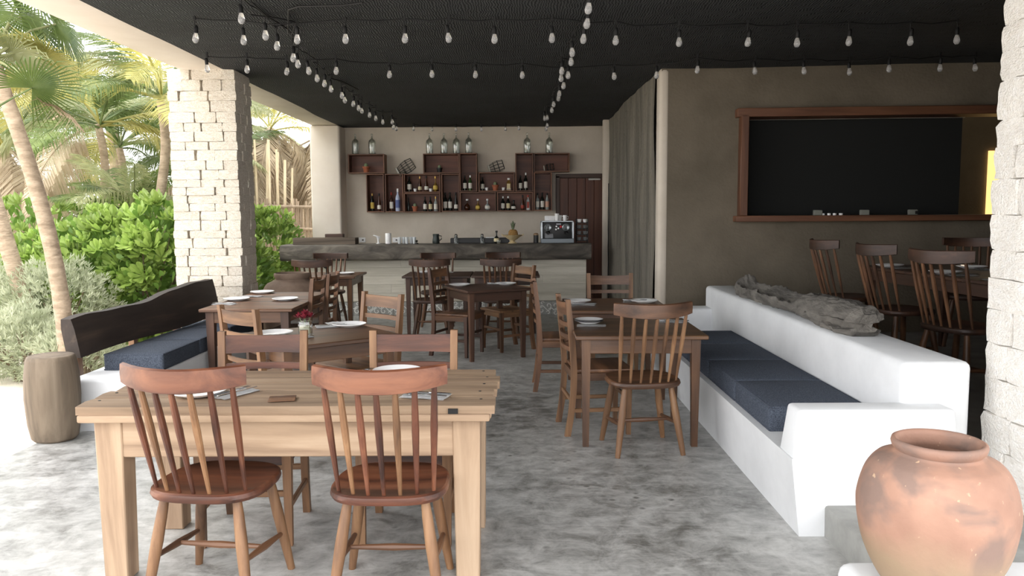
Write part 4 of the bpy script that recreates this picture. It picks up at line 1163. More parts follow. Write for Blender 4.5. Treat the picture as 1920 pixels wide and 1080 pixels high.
# demijohns
for k, px, tx in (('A', 669, 'on the cactus box, at its outer end'), ('A', 700, 'on the cactus box, nearer the wire basket'), ('F', 807, 'on the dark plant box, by the wire basket'), ('F', 834, 'on the dark plant box, second from the wire basket'),
                  ('F', 857, 'where the long box meets the tall box'), ('H', 880, 'on the tall box above the round flasks'), ('K', 989, 'on the tall box next to the dim box'), ('M', 1030, 'on the dim box above the door side')):
    t = root('demijohn', 'clear glass demijohn ' + tx, 'bottle', (wx(px, YI) , YI, TOPZ[k]), group='clear demijohns on the wall boxes')
    b = B(); b.lathe([(0, 0.003), (0.055, 0), (0.06, 0.01), (0.062, 0.19), (0.055, 0.225), (0.03, 0.25), (0.016, 0.262), (0.015, 0.3), (0.012, 0.3), (0.012, 0.262), (0.05, 0.22), (0.057, 0.19), (0.056, 0.012), (0, 0.008)], 24); obj('glass_body', b, M_thin, t, angle=60)
    b = B(); b.lathe([(0, 0.29), (0.011, 0.29), (0.014, 0.31), (0.022, 0.325), (0.014, 0.342), (0, 0.345)], 14); obj('stopper', b, M_thin, t, angle=60)
def wire_basket(px, ztop, s_, tilt, text, ribs=14):
    t = root('wire_basket', text, 'basket', (wx(px, 13.66), 13.66, ztop + 0.105 * s_), rot=(0.25, tilt, 0.3))
    b = B()
    for r_, z_ in ((0.06, -0.13), (0.09, -0.05), (0.1, 0.03), (0.085, 0.12)):
        b.tube([(r_ * s_ * math.cos(2 * pi * i / 24), r_ * s_ * math.sin(2 * pi * i / 24), z_ * s_) for i in range(25)], 0.004, 5, caps=False)
    obj('hoop', b, M_wire, t)
    for i in range(ribs):
        a = 2 * pi * i / ribs
        b = B(); b.tube([(r_ * s_ * math.cos(a), r_ * s_ * math.sin(a), z_ * s_) for r_, z_ in ((0.02, -0.14), (0.06, -0.13), (0.09, -0.05), (0.1, 0.03), (0.085, 0.12))], 0.003, 5); obj('rib', b, M_wire, t)
    b = B(); b.lathe([(0.06 * s_, -0.155 * s_), (0.075 * s_, -0.15 * s_), (0.075 * s_, -0.13 * s_), (0.058 * s_, -0.13 * s_), (0.06 * s_, -0.155 * s_)], 20); obj('collar', b, plain('pale_collar', (176, 172, 162), 0.6), t)
wire_basket(763, TOPZ['C'], 1.1, 1.0, 'dark wire basket lying on its side on the tall boxes')
wire_basket(932, TOPZ['J'], 0.95, 1.25, 'dark wire basket lying on the square bottle box', 10)
wire_basket(1030, FLOORZ['M'], 0.62, 1.4, 'small wire basket inside the dim long wall box', 8)

# ------------------------------------------------------------------ on the bar top
ZT = 1.084
def bx(px, y=12.2): return at_y(px, 440, y).x
t = root('wooden_tray', 'long shallow wooden box standing at the end of the bar', 'box', (bx(611, 12.15), 12.15, ZT))
for (c, s_) in (((0, -0.12, 0.05), (0.94, 0.02, 0.1)), ((0, 0.12, 0.05), (0.94, 0.02, 0.1))):
    b = B(); b.box(c, s_, 0.003); obj('long_side', b, wood('grey', 'x'), t)
for sx in (-1, 1):
    b = B(); b.box((sx * 0.46, 0, 0.05), (0.02, 0.22, 0.1), 0.003); obj('short_side', b, wood('grey', 'y'), t)
b = B(); b.box((0, 0, 0.006), (0.9, 0.22, 0.012)); obj('bottom', b, wood('grey', 'x'), t)
b = B(); b.box((0, 0, 0.075), (0.28, 0.12, 0.15), 0.006); obj('crate', b, wood('dark', 'x'), loc=(bx(628, 12.4), 12.39, ZT), label='dark wooden crate behind the long shallow box on the bar', cat='crate')
t = root('cone_holder', 'white paper cone cup holder on the bar', 'holder', (bx(708), 12.25, ZT))
b = B(); b.lathe([(0, 0), (0.035, 0), (0.033, 0.008), (0.012, 0.012), (0.012, 0.05), (0.03, 0.1), (0.045, 0.11), (0.04, 0.11), (0, 0.06)], 18); obj('stand', b, M_porc, t)
b = B(); b.box((-0.02, 0, 0.115), (0.11, 0.06, 0.012), 0.003, rot=Matrix.Rotation(0.25, 3, 'Y')); obj('paper', b, M_napkin, t)
b = B(); b.lathe([(0, 0), (0.043, 0), (0.045, 0.004), (0.045, 0.155), (0.041, 0.16), (0.012, 0.16), (0.012, 0.15), (0, 0.15)], 24); obj('paper_roll', b, M_napkin, loc=(bx(728), 12.2, ZT), label='upright white paper roll on the bar', cat='roll')
for i, px in enumerate((749, 756, 763, 770, 777)):
    b = B(); b.lathe([(0, 0), (0.022, 0), (0.028, 0.1), (0.025, 0.1), (0.02, 0.006), (0, 0.006)], 16); obj('tumbler', b, plain('frosted_glass', (236, 240, 242), 0.3, trans=0.35), loc=(bx(px), 12.18 + 0.05 * (i % 2), ZT), label='frosted tumbler in the row of tumblers beside the paper roll', cat='glass', group='tumblers on the bar')
t = root('tamper', 'small black coffee tamper on the bar between tumblers and jug', 'tamper', (bx(781, 12.05), 12.05, ZT))
b = B(); b.lathe([(0, 0), (0.028, 0), (0.028, 0.012), (0.008, 0.018), (0.008, 0.03)], 16); obj('base', b, M_bmetal, t)
b = B(); b.lathe([(0.008, 0.028), (0.018, 0.036), (0.02, 0.048), (0.01, 0.056), (0, 0.056)], 16); obj('knob', b, M_black, t)
t = root('milk_jug', 'dark metal milk jug with spout on the bar', 'jug', (bx(818), 12.15, ZT))
b = B(); b.lathe([(0, 0), (0.05, 0), (0.055, 0.01), (0.052, 0.06), (0.045, 0.1), (0.05, 0.145), (0.045, 0.145), (0.04, 0.1), (0.046, 0.06), (0.045, 0.012), (0, 0.01)], 24); obj('body', b, plain('dark_pewter', (58, 64, 62), 0.4, 0.5), t)
b = B(); b.tube([(0.046, 0, 0.12), (0.082, 0, 0.115), (0.085, 0, 0.07), (0.052, 0, 0.045)], 0.007, 8); obj('handle', b, M_bmetal, t)
b = B(); b.box((0, 0, 0.038), (0.9, 0.2, 0.076), 0.006); obj('drip_tray', b, M_bmetal, loc=(bx(900, 12.33), 12.33, ZT), label='long low black box along the bar behind the small bottles', cat='tray')
for px, tx in ((855, 'at the end of the low black box'), (904, 'with a silver cap in front of the low black box')):
    t = root('glass_shaker', 'clear glass shaker ' + tx, 'shaker', (bx(px, 12.15), 12.15, ZT))
    b = B(); b.lathe([(0, 0), (0.032, 0), (0.032, 0.09), (0.02, 0.105), (0.02, 0.115), (0, 0.115)], 18); obj('body', b, M_glass, t)
    b = B(); b.lathe([(0.022, 0.105), (0.024, 0.13), (0.012, 0.142), (0, 0.142)], 18); obj('cap', b, M_steel, t)
b = B(); b.box((0, 0, 0), (0.17, 0.06, 0.012), 0.003); obj('folded_cloth', b, M_napkin, loc=(bx(921, 12.3), 12.3, ZT + 0.082), label='folded white cloth on the low black box', cat='cloth')
bottle(bx(931, 12.12), 12.12, ZT, 0.19, 0.042, 'flask', 'dark', 'cream', 'black', 'dark rounded bottle with cream label standing on the bar by the pineapple', 'bottle on the bar')
b = B(); b.lathe([(0, 0), (0.02, 0), (0.034, 0.03), (0.028, 0.056), (0.025, 0.056), (0.03, 0.03), (0, 0.005)], 16); obj('tasting_glass', b, M_glass, loc=(bx(935, 12.0), 12.0, ZT), label='small round tasting glass before the dark rounded bottle', cat='glass')
t = root('pedestal_bowl', 'cream carved pedestal bowl on the bar holding a pineapple', 'bowl', (bx(961, 12.1), 12.1, ZT - 0.004))
b = B()
b.lathe([(0, 0), (0.07, 0), (0.062, 0.014), (0.032, 0.03), (0.034, 0.045), (0.075, 0.07), (0.115, 0.1), (0.145, 0.128), (0.135, 0.13), (0.1, 0.108), (0.06, 0.084), (0, 0.078)], 28); obj('bowl', b, noise_mat('cream_carved_wood', [(0.3, (186, 164, 120)), (0.7, (216, 198, 158))], 20, 0.7, 0.2), t)
for s_ in (-1, 1):
    b = B(); b.tube([(s_ * 0.12, 0, 0.11), (s_ * 0.155, 0, 0.13), (s_ * 0.165, 0, 0.145)], [0.012, 0.012, 0.006], 8); obj('handle', b, MATS['cream_carved_wood'], t)
t = root('pineapple', 'ripe pineapple with its leafy crown sitting in the pedestal bowl', 'pineapple', (bx(962, 12.1), 12.1, ZT + 0.07))
b = B()
b.lathe([(0, 0), (0.05, 0.005), (0.068, 0.03), (0.074, 0.07), (0.066, 0.11), (0.045, 0.135), (0, 0.14)], 20)
obj('fruit', b, noise_mat('pineapple_skin', [(0.3, (128, 92, 48)), (0.7, (178, 138, 76))], 34, 0.8, 0.8, dist=0.01), t)
b = B()
for i in range(26):
    a = i * 2.4; l = 0.11 - 0.0022 * i if i < 20 else 0.08; rr_ = 0.012; out = 0.06 - 0.0022 * i
    d1 = Vector((math.cos(a), math.sin(a), 0)); pp_ = Vector((-math.sin(a), math.cos(a), 0)) * 0.008
    z0 = 0.13 + 0.0028 * i
    b.poly([d1 * rr_ + pp_ + Vector((0, 0, z0)), d1 * (out * 0.6) + pp_ + Vector((0, 0, z0 + l * 0.6)), d1 * out + Vector((0, 0, z0 + l)), d1 * (out * 0.6) - pp_ + Vector((0, 0, z0 + l * 0.6)), d1 * rr_ - pp_ + Vector((0, 0, z0))])
obj('crown', b, noise_mat('pineapple_leaf', [(0.3, (78, 92, 66)), (0.7, (130, 140, 108))], 20, 0.6, 0), t, normals=False)
t = root('coffee_canister', 'black cylinder canister with a pale lid beside the coffee machine', 'canister', (bx(1005, 12.15), 12.15, ZT))
b = B(); b.lathe([(0, 0), (0.037, 0), (0.038, 0.12), (0, 0.12)], 20); obj('body', b, M_bmetal, t)
b = B(); b.lathe([(0.038, 0.118), (0.038, 0.138), (0.02, 0.152), (0, 0.152)], 20); obj('lid', b, plain('tan_lid', (150, 122, 92), 0.5), t)
# espresso machine
t = root('espresso_machine', 'silver and black espresso machine with round dials at the end of the bar', 'coffee machine', (bx(1044, 12.25), 12.25, ZT))
M_alu = plain('brushed_aluminium', (168, 174, 178), 0.35, 0.7)
b = B(); b.box((0, 0.02, 0.17), (0.5, 0.36, 0.30), 0.012, seg=2); obj('body', b, M_bmetal, t)
for s_ in (-1, 1):
    b = B(); b.box((s_ * 0.235, -0.01, 0.165), (0.035, 0.38, 0.31), 0.008); obj('side_panel', b, M_alu, t)
b = B(); b.box((0, -0.17, 0.035), (0.5, 0.12, 0.07), 0.006); obj('drip_base', b, plain('dark_steel', (96, 102, 106), 0.35, 0.6), t)
b = B(); b.box((0, 0.0, 0.325), (0.48, 0.34, 0.015), 0.003); obj('cup_rail', b, M_alu, t)
b = B(); b.box((-0.125, -0.165, 0.11), (0.13, 0.02, 0.075), 0.004); obj('front_panel', b, plain('grey_panel', (120, 122, 126), 0.4), t)
for x in (-0.14, 0.13):
    dd = B(); dd.lathe([(0, 0.0), (0.05, 0.0), (0.056, 0.012), (0.046, 0.02), (0.034, 0.012), (0, 0.012)], 24); bmesh.ops.rotate(dd.bm, verts=dd.bm.verts[:], matrix=Matrix.Rotation(pi / 2, 3, 'X')); bmesh.ops.translate(dd.bm, verts=dd.bm.verts[:], vec=(x, -0.165, 0.235))
    dl = obj('dial', dd, M_alu, t)
    bb = B(); bb.box((x, -0.185, 0.225), (0.018, 0.02, 0.06), 0.004); obj('dial_knob', bb, M_bmetal, dl)
    bb = B(); bb.tube([(x, -0.17, 0.16), (x, -0.23, 0.15), (x, -0.29, 0.15)], [0.03, 0.018, 0.014], 10); obj('group_handle', bb, M_black, t)
for x, z, mt_ in ((-0.015, 0.25, M_porc), (-0.02, 0.205, M_porc), (0.015, 0.22, M_porc), (0.055, 0.245, plain('red_badge', (196, 30, 36), 0.4))):
    b = B(); b.lathe([(0, 0), (0.014 if mt_ is M_porc else 0.02, 0), (0.012, 0.014), (0, 0.014)], 14); bmesh.ops.rotate(b.bm, verts=b.bm.verts[:], matrix=Matrix.Rotation(pi / 2, 3, 'X')); bmesh.ops.translate(b.bm, verts=b.bm.verts[:], vec=(x, -0.16, z)); obj('button', b, mt_, t)
b = B(); b.box((0.02, -0.163, 0.285), (0.07, 0.012, 0.014)); obj('display', b, plain('display_white', (200, 206, 214), 0.4), t)
t2z = ZT + 0.333
b = B(); b.box((0, 0, 0.038), (0.155, 0.1, 0.076), 0.01, seg=2); obj('napkin_block', b, M_napkin, loc=(bx(1031, 12.2), 12.22, t2z), label='pale stack of paper napkins on the coffee machine', cat='napkins')
for px, hh, tx in ((1044, 0.11, 'tall white cup on the coffee machine'), (1050, 0.085, 'white cup on the coffee machine beside the tall one'), (1059, 0.085, 'white handled cup on the edge of the coffee machine')):
    c_ = root('coffee_cup', tx, 'cup', (bx(px, 12.2), 12.17 + (0.06 if px == 1050 else 0), t2z))
    b = B(); b.lathe([(0, 0), (0.026, 0), (0.034, hh), (0.03, hh), (0.023, 0.006), (0, 0.006)], 18); obj('bowl', b, M_porc, c_)
    b = B(); b.tube([(0.03, 0, hh * 0.8), (0.052, 0, hh * 0.7), (0.05, 0, hh * 0.35), (0.028, 0, hh * 0.25)], 0.005, 8); obj('handle', b, M_porc, c_)
t = root('cup_rack', 'black wire cup rack of four tiers beside the coffee machine', 'rack', (bx(1091, 12.25), 12.25, ZT))
for sx in (-1, 1):
    for sy in (-1, 1):
        b = B(); b.tube([(sx * 0.085, sy * 0.08, 0), (sx * 0.085, sy * 0.08, 0.36)], 0.006, 8); obj('upright', b, M_bmetal, t)
for k in range(4):
    b = B(); b.box((0, 0, 0.03 + 0.09 * k), (0.18, 0.17, 0.012), 0.003); obj('tier', b, M_bmetal, t)
for k in range(4):
    for s_ in (-1, 1):
        c_ = root('rack_cup', ['grey cup on the lowest tier of the cup rack', 'grey cup on the second tier up of the cup rack', 'grey cup on the third tier up of the cup rack', 'white cup on the top tier of the cup rack'][k] + (' beside the coffee machine side' if s_ < 0 else ' on the door side'), 'cup', (bx(1091, 12.25) + s_ * 0.042, 12.2, ZT + 0.036 + 0.09 * k), group='cups on the cup rack')
        b = B(); b.lathe([(0, 0), (0.024, 0), (0.036, 0.05), (0.033, 0.05), (0.022, 0.006), (0, 0.006)], 16); obj('bowl', b, M_porc if k == 3 else plain('grey_cup', (120, 122, 122), 0.25), c_)
        b = B(); b.tube([(s_ * 0.032, 0, 0.042), (s_ * 0.046, 0, 0.03), (s_ * 0.028, 0, 0.014)], 0.004, 6); obj('handle', b, M_porc, c_)

# black cable against the netted wall
b = B(); b.tube([(1.40, 12.3, 1.98), (1.405, 12.3, 1.5), (1.40, 12.32, 1.0), (1.41, 12.3, 0.4), (1.40, 12.3, 0.0)], 0.008, 6); obj('hanging_cable', b, M_black, label='thin black cable hanging down at the far end of the netted wall', cat='cable')

# ------------------------------------------------------------------ string lights
def bulb_mesh():
    b = B(); b.lathe([(0, 0.0), (0.012, 0.002), (0.021, 0.014), (0.0235, 0.028), (0.019, 0.05), (0.0125, 0.07), (0.0115, 0.075), (0, 0.075)], 14)
    s_ = B(); s_.lathe([(0, 0.07), (0.0145, 0.07), (0.016, 0.1), (0.013, 0.122), (0.005, 0.13), (0, 0.13)], 12)
    f = B(); f.tube([(-0.006, 0, 0.06), (-0.007, 0, 0.03), (0, 0, 0.036), (0.007, 0, 0.03), (0.006, 0, 0.06)], 0.0012, 5)
    return b.mesh('bulb', M_bulb, 60), s_.mesh('socket', M_black, 50), f.mesh('filament', plain('filament', (190, 150, 90), 0.4, 0.5))
BM, SM, FM = bulb_mesh()
def string_light(label, pix, drop=0.16, close=False, sag=0.05):
    pts = [at_z(px, py, H - 0.01 - drop) for px, py in pix]
    pts = [p for p in pts]
    t = root('string_light', label, 'string light', (pts[0].x, pts[0].y, H - 0.02))
    o0 = Vector((pts[0].x, pts[0].y, H - 0.02))
    b = B()
    path = []
    hk = [Vector((p.x, p.y, H - 0.035)) - o0 for p in pts]
    for i, p in enumerate(hk):
        path.append(p)
        if i + 1 < len(hk):
            q = hk[i + 1]; L_ = (q - p).length
            for k in (0.3, 0.6):
                path.append(p.lerp(q, k) + Vector((R.uniform(-.04, .04), R.uniform(-.04, .04), -sag * min(1, L_) * R.uniform(0.3, 1))))
    b.tube(path, 0.0045, 5)
    for p, w in zip(hk, pts):
        b.tube([p, Vector((p.x, p.y, w.z - o0.z + 0.08))], 0.004, 5)
        b.box(p + Vector((0, 0, 0.012)), (0.016, 0.016, 0.05))
    obj('cable', b, M_black, t)
    for w in pts:
        s_ = link('socket', SM, t, w - o0 - Vector((0, 0, 0.04)), R.uniform(0, 6))
        s_.rotation_euler = (R.uniform(-.12, .12), R.uniform(-.12, .12), R.uniform(0, 6))
        u = link('bulb', BM, s_, (0, 0, 0))
def row(s): return [tuple(float(v) for v in q.split(',')) for q in s.split()]
string_light('string of clear bulbs crossing the black ceiling, the row nearest the room entrance', row('366,70 457,74 648,72 759,71 842,70 927,72 1035,70 1154,75 1273,78 1401,78 1494,79 1591,76 1706,76 1794,73'))
string_light('string of clear bulbs crossing the black ceiling just before the kitchen wall', row('389,128 463,129 537,133 630,132 730,139 810,138 891,139 979,140 1152,142 1231,140 1307,130 1416,132 1508,132 1593,134 1667,128 1762,127 1829,126'), 0.13)
string_light('string of clear bulbs running beside the beam towards the bar, bunched in tangles', row('453,33 498,65 519,85 557,73 549,107 559,119 580,132 595,146 608,156 621,166 641,178 647,187 662,194 673,202 679,207 693,215 705,221 718,228 736,228 737,238 743,241'))
string_light('string of clear bulbs running down the middle of the ceiling towards the pineapple', row('1102,15 1099,43 1093,72 1073,97 1071,115 1065,140 1053,132 1052,146 1056,160 1048,175 1047,183 1038,195 1035,206 1026,220 1022,221 1026,235 1024,241'))
string_light('string of clear bulbs along the top of the bar wall', row('775,241 810,242 855,242 903,242 948,241 973,240'), 0.09)
tc_ = root('tangled_cable', 'tangle of black cable looped under the ceiling beside the bulb strings', 'cable', at_z(500, 30, H - 0.045))
for pts_ in ([(470, 2), (500, 30), (540, 55), (556, 75)], [(540, 62), (541, 18), (560, 12), (640, 10), (680, 5)], [(470, 28), (520, 34), (556, 42)], [(620, 147), (640, 152), (672, 168)]):
    b = B(); b.tube([at_z(px, py, H - 0.045) - at_z(500, 30, H - 0.045) for px, py in pts_], 0.006, 6); obj('cable_loop', b, M_black, tc_)

# ------------------------------------------------------------------ plants outside
def leaf_cluster(seed, n=11, L_=0.13, w_=0.05):
    rr = random.Random(seed)
    b = B()
    for i in range(n):
        a = i * 2.399 + rr.uniform(-.2, .2); el = rr.uniform(0.15, 0.45) + (i / n) * 0.75
        l = L_ * rr.uniform(0.75, 1.15)
        d1 = Vector((math.cos(a) * math.cos(el), math.sin(a) * math.cos(el), math.sin(el)))
        sd = Vector((-math.sin(a), math.cos(a), 0)); upv = d1.cross(sd) * -1
        def pt(t, s_, lift=0): return d1 * (l * t) + sd * (w_ * s_) + upv * (lift - 0.02 * t * t)
        c0, c1, c2, c3 = pt(0.05, 0), pt(0.45, 0), pt(0.8, 0), pt(1, 0)
        for s_ in (-1, 1):
            b.poly([c0, pt(0.42, s_ * 0.32, 0.008), c1] if s_ < 0 else [c0, c1, pt(0.42, s_ * 0.32, 0.008)])
            b.poly([c1, pt(0.42, s_ * 0.32, 0.008), pt(0.78, s_ * 0.5, 0.012), c2])
            b.poly([c2, pt(0.78, s_ * 0.5, 0.012), pt(0.95, s_ * 0.25, 0.006), c3])
    return b.mesh('leaf_cluster', M_leaf, normals=False, angle=80)
CL = [leaf_cluster(i) for i in range(5)]
def shrub(label, blobs, n, seed, stems=14, scale=1.0, group='green shrubs outside'):
    rr = random.Random(seed)
    c0 = blobs[0][0]
    t = root('leafy_shrub', label, 'shrub', (c0[0], c0[1], -0.05), group=group)
    o0 = Vector((c0[0], c0[1], -0.05))
    tot = sum(r_[0] * r_[2] for _, r_ in blobs)
    b = B()
    for c, r_ in blobs:
        k = int(n * r_[0] * r_[2] / tot)
        c = Vector(c)
        for i in range(k * 9):
            # inner and far foliage as one mesh
            d1 = Vector((rr.gauss(0, 1), rr.gauss(0, 1), rr.gauss(0, 1))).normalized()
            q = rr.uniform(0.6, 0.99)
            p = c + Vector((d1.x * r_[0], d1.y * r_[1], d1.z * r_[2])) * q
            if p.z < 0.02: continue
            dr = (d1 + Vector((rr.uniform(-.8, .8), rr.uniform(-.8, .8), rr.uniform(-.1, .9)))).normalized()
            sd = dr.cross(Vector((rr.uniform(-1, 1), rr.uniform(-1, 1), rr.uniform(-1, 1)))).normalized() * 0.024 * scale
            l = dr * 0.12 * scale; p -= o0
            b.poly([p, p + l * 0.5 + sd * 0.8, p + l * 0.85 + sd, p + l, p + l * 0.85 - sd, p + l * 0.5 - sd * 0.8])
        done = 0
        while done < k:
            d1 = Vector((rr.gauss(0, 1), rr.gauss(0, 1) - 0.5, rr.gauss(0, 1) + 0.15)).normalized()
            bump = 1 + 0.16 * noise.noise(d1 * 3 + c)
            p = c + Vector((d1.x * r_[0], d1.y * r_[1], d1.z * r_[2])) * bump
            done += 1
            if p.z < 0.05: continue
            dr = (d1 + Vector((0, -0.15, 0.55))).normalized()
            o = link('leaf_cluster', rr.choice(CL), t, p - o0)
            qt = dr.to_track_quat('Z', 'Y')
            e = (qt.to_matrix() @ Matrix.Rotation(rr.uniform(0, 6.28), 3, 'Z')).to_euler()
            o.rotation_euler = e
            s_ = rr.uniform(0.8, 1.3) * scale
            o.scale = (s_, s_, s_)
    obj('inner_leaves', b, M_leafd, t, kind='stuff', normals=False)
    for i in range(stems):
        c, r_ = rr.choice(blobs)
        a = rr.uniform(0, 6.28); tp = Vector((c[0] + r_[0] * 0.75 * math.cos(a), c[1] + r_[1] * 0.75 * math.sin(a), c[2] + r_[2] * 0.5))
        bs = Vector((c[0] + rr.uniform(-.3, .3), c[1] + rr.uniform(-.2, .2), -0.03))
        bb = B(); bb.tube([bs - o0, bs.lerp(tp, 0.5) - o0 + Vector((rr.uniform(-.1, .1), 0, 0.05)), tp - o0], [0.016, 0.012, 0.006], 5); obj('stem', bb, M_stem, t)
shrub('broad bright green leafy shrub behind the slab bench, beside the stone pillar', [((-4.9, 9.6, 0.75), (0.85, 0.6, 0.78)), ((-4.25, 9.5, 0.85), (0.55, 0.5, 0.85)), ((-5.8, 10.0, 0.6), (0.7, 0.6, 0.7))], 300, 1, scale=1.25)
shrub('bright green leafy shrub between the stone pillar and the cream column', [((-4.15, 13.2, 0.85), (0.62, 0.45, 0.72)), ((-3.98, 11.6, 0.55), (0.36, 0.4, 0.62)), ((-4.6, 11.6, 0.6), (0.5, 0.5, 0.65))], 230, 2, scale=1.15)
shrub('green leafy shrub at the foot of the palms, behind the silvery bushes', [((-7.2, 12.0, 0.8), (1.2, 0.8, 0.95)), ((-6.0, 12.6, 0.8), (1.0, 0.7, 1.0))], 200, 3, scale=1.3)
# silvery bushes
def silver(label, cx, cy, cz, rx, ry, rz_, n, seed):
    rr = random.Random(seed)
    t = root('silver_bush', label, 'shrub', (cx, cy, -0.05), group='silvery bushes at the sand edge')
    b = B()
    for i in range(n):
        d1 = Vector((rr.gauss(0, 1), rr.gauss(0, 1), rr.gauss(0, 1))).normalized()
        q = rr.uniform(0.55, 1.0) * (1 + 0.25 * noise.noise(d1 * 2.5 + Vector((seed, 0, 0))))
        p = Vector((d1.x * rx, d1.y * ry, d1.z * rz_ + cz)) * 1.0
        p = Vector((d1.x * rx * q, d1.y * ry * q, cz + d1.z * rz_ * q + 0.05))
        if p.z < 0.06: continue
        dr = (d1 + Vector((0, 0, 0.5))).normalized()
        for k in range(6):
            l = (dr + Vector((rr.uniform(-.9, .9), rr.uniform(-.9, .9), rr.uniform(-.5, .9)))).normalized() * rr.uniform(0.05, 0.09)
            sd = l.cross(Vector((rr.uniform(-1, 1), rr.uniform(-1, 1), rr.uniform(-1, 1)))).normalized() * 0.0055
            b.poly([p, p + l * 0.5 + sd, p + l, p + l * 0.5 - sd])
    obj('foliage', b, M_silver, t, kind='stuff', normals=False)
    for i in range(12):
        a = rr.uniform(0, 6.28)
        tp = Vector((rx * 0.7 * math.cos(a), ry * 0.7 * math.sin(a), cz + rz_ * rr.uniform(-.1, .6)))
        bb = B(); bb.tube([(rr.uniform(-.08, .08), rr.uniform(-.08, .08), 0.02), tp * 0.5 + Vector((0, 0, 0.05)), tp], [0.018, 0.013, 0.006], 5); obj('branch', bb, M_stem, t)
silver('large silvery bush with fine leaves behind the leaning palm trunk', -5.05, 8.7, 0.55, 0.62, 0.5, 0.52, 2600, 4)
silver('silvery bush behind the log stool, low against the sand', -4.75, 7.6, 0.3, 0.6, 0.45, 0.36, 2000, 5)
silver('silvery bush by the second palm trunk', -6.0, 8.9, 0.55, 0.7, 0.5, 0.5, 2000, 6)
silver('sparse silvery bush beside the slab bench back', -4.1, 7.4, 0.24, 0.34, 0.6, 0.34, 1100, 8)

# palms
def frond_mesh(seed, mat, L_=2.2, droop=0.9, leaf=0.6, n=64, limp=0.35):
    rr = random.Random(seed)
    b = B()
    def rc(t): return Vector((0, L_ * (t - 0.22 * droop * t * t), L_ * (0.32 * t - 0.55 * droop * t * t)))
    b.tube([rc(i / 10) for i in range(11)], [0.022 * (1 - 0.85 * i / 10) for i in range(11)], 5)
    for i in range(n):
        t = 0.16 + 0.83 * i / (n - 1)
        p = rc(t); tg = (rc(min(1, t + 0.02)) - rc(t - 0.02)).normalized()
        l = leaf * (math.sin(pi * min(1, 0.12 + t * 0.86)) ** 0.6) * rr.uniform(0.85, 1.1)
        for s_ in (-1, 1):
            out = (Vector((s_, 0, 0)) * 0.8 + tg * 0.65 + Vector((0, 0, 0.15 - rr.uniform(0, 0.2)))).normalized()
            m1 = p + out * l * 0.5 + Vector((0, 0, -limp * 0.12 * l)); e = p + out * l * 0.92 + Vector((rr.uniform(-.03, .03), 0, -limp * l * rr.uniform(0.7, 1.3)))
            w = tg * 0.0135
            b.poly([p - w * 0.5, p + w * 0.5, m1 + w, m1 - w]); b.poly([m1 - w, m1 + w, e])
    return b.mesh('frond', mat, normals=False, smooth=False)
FR = {k: [frond_mesh(10 * i + j, M_frond[k], droop=d_, limp=l_) for j, (d_, l_) in enumerate(((0.7, 0.3), (1.1, 0.5)))] for i, (k) in enumerate(('green', 'yellow', 'pale'))}
FR['dry'] = [frond_mesh(91, M_frond['dry'], droop=1.5, limp=1.0, leaf=0.6), frond_mesh(92, M_frond['dry'], droop=1.2, limp=1.4, leaf=0.6)]
def palm(label, base, top, rad, kinds, n, seed, scale=1.0, el0=(-0.3, 1.0), arc=None):
    rr = random.Random(seed)
    base, top = Vector(base), Vector(top)
    t = root('coconut_palm', label, 'palm', base, group='palms outside')
    b = B()
    K = 14
    b.tube([base.lerp(top, i / K) - base + Vector((0.05 * math.sin(i * 0.7), 0, 0)) for i in range(K + 1)], [rad * (1.15 - 0.3 * i / K) * (1 + 0.04 * (i % 2)) for i in range(K + 1)], 12)
    obj('trunk', b, M_trunk, t)
    for i in range(n):
        kd = rr.choice(kinds)
        a = 2 * pi * i / n + rr.uniform(-.3, .3)
        if arc: a = arc[0] + (arc[1] - arc[0]) * (i + rr.random()) / n
        el = rr.uniform(*el0) if kd != 'dry' else rr.uniform(-1.2, -0.5)
        o = link('frond', rr.choice(FR[kd]), t, top - base + Vector((0, 0, 0.02 * i % 0.1)))
        o.rotation_euler = (Matrix.Rotation(a, 3, 'Z') @ Matrix.Rotation(el, 3, 'X') @ Matrix.Rotation(rr.uniform(-.4, .4), 3, 'Y')).to_euler()
        s_ = scale * rr.uniform(0.8, 1.15); o.scale = (s_, s_, s_)
    return t
palm('coconut palm with yellow-green fronds arching next to the stone pillar', (-5.2, 11.6, -0.05), (-5.15, 11.8, 3.2), 0.07, ['green', 'yellow', 'pale', 'yellow'], 16, 21, 0.95)
palm('pale-fronded coconut palm deeper in the garden, crown above the big shrub', (-7.0, 13.6, -0.05), (-7.0, 13.6, 3.0), 0.07, ['pale', 'green', 'yellow', 'dry'], 20, 22, 1.0)
palm('low coconut palm with dark green fronds behind the big shrub', (-5.9, 12.2, -0.05), (-5.85, 12.2, 1.5), 0.07, ['green', 'green', 'pale'], 15, 23, 0.75)
palm('coconut palm with pale fronds at the edge of the garden', (-9.2, 14.5, -0.05), (-9.2, 14.5, 2.7), 0.12, ['pale', 'yellow', 'green', 'dry'], 18, 24, 1.0)
palm('tall dry-skirted palm behind the stick fence', (-5.0, 16.4, -0.05), (-5.0, 16.4, 3.2), 0.13, ['dry', 'dry', 'dry', 'dry', 'dry', 'yellow'], 30, 25, 1.05)
palm('dry-skirted palm close behind the cream column', (-4.1, 16.8, -0.05), (-4.1, 16.8, 3.1), 0.13, ['dry', 'dry', 'dry'], 22, 26, 1.0)
palm('coconut palm far behind, seen through the fronds', (-9.5, 19, -0.05), (-9.5, 19, 3.6), 0.14, ['pale', 'green'], 16, 27, 1.3)
palm('far coconut palm behind the arching yellow fronds', (-7.2, 19, -0.05), (-7.2, 19, 3.2), 0.14, ['pale', 'pale', 'green'], 16, 28, 1.2)
palm('far coconut palm with bushy low crown in the garden', (-12, 20, -0.05), (-12, 20, 2.6), 0.14, ['green', 'pale'], 16, 29, 1.3)
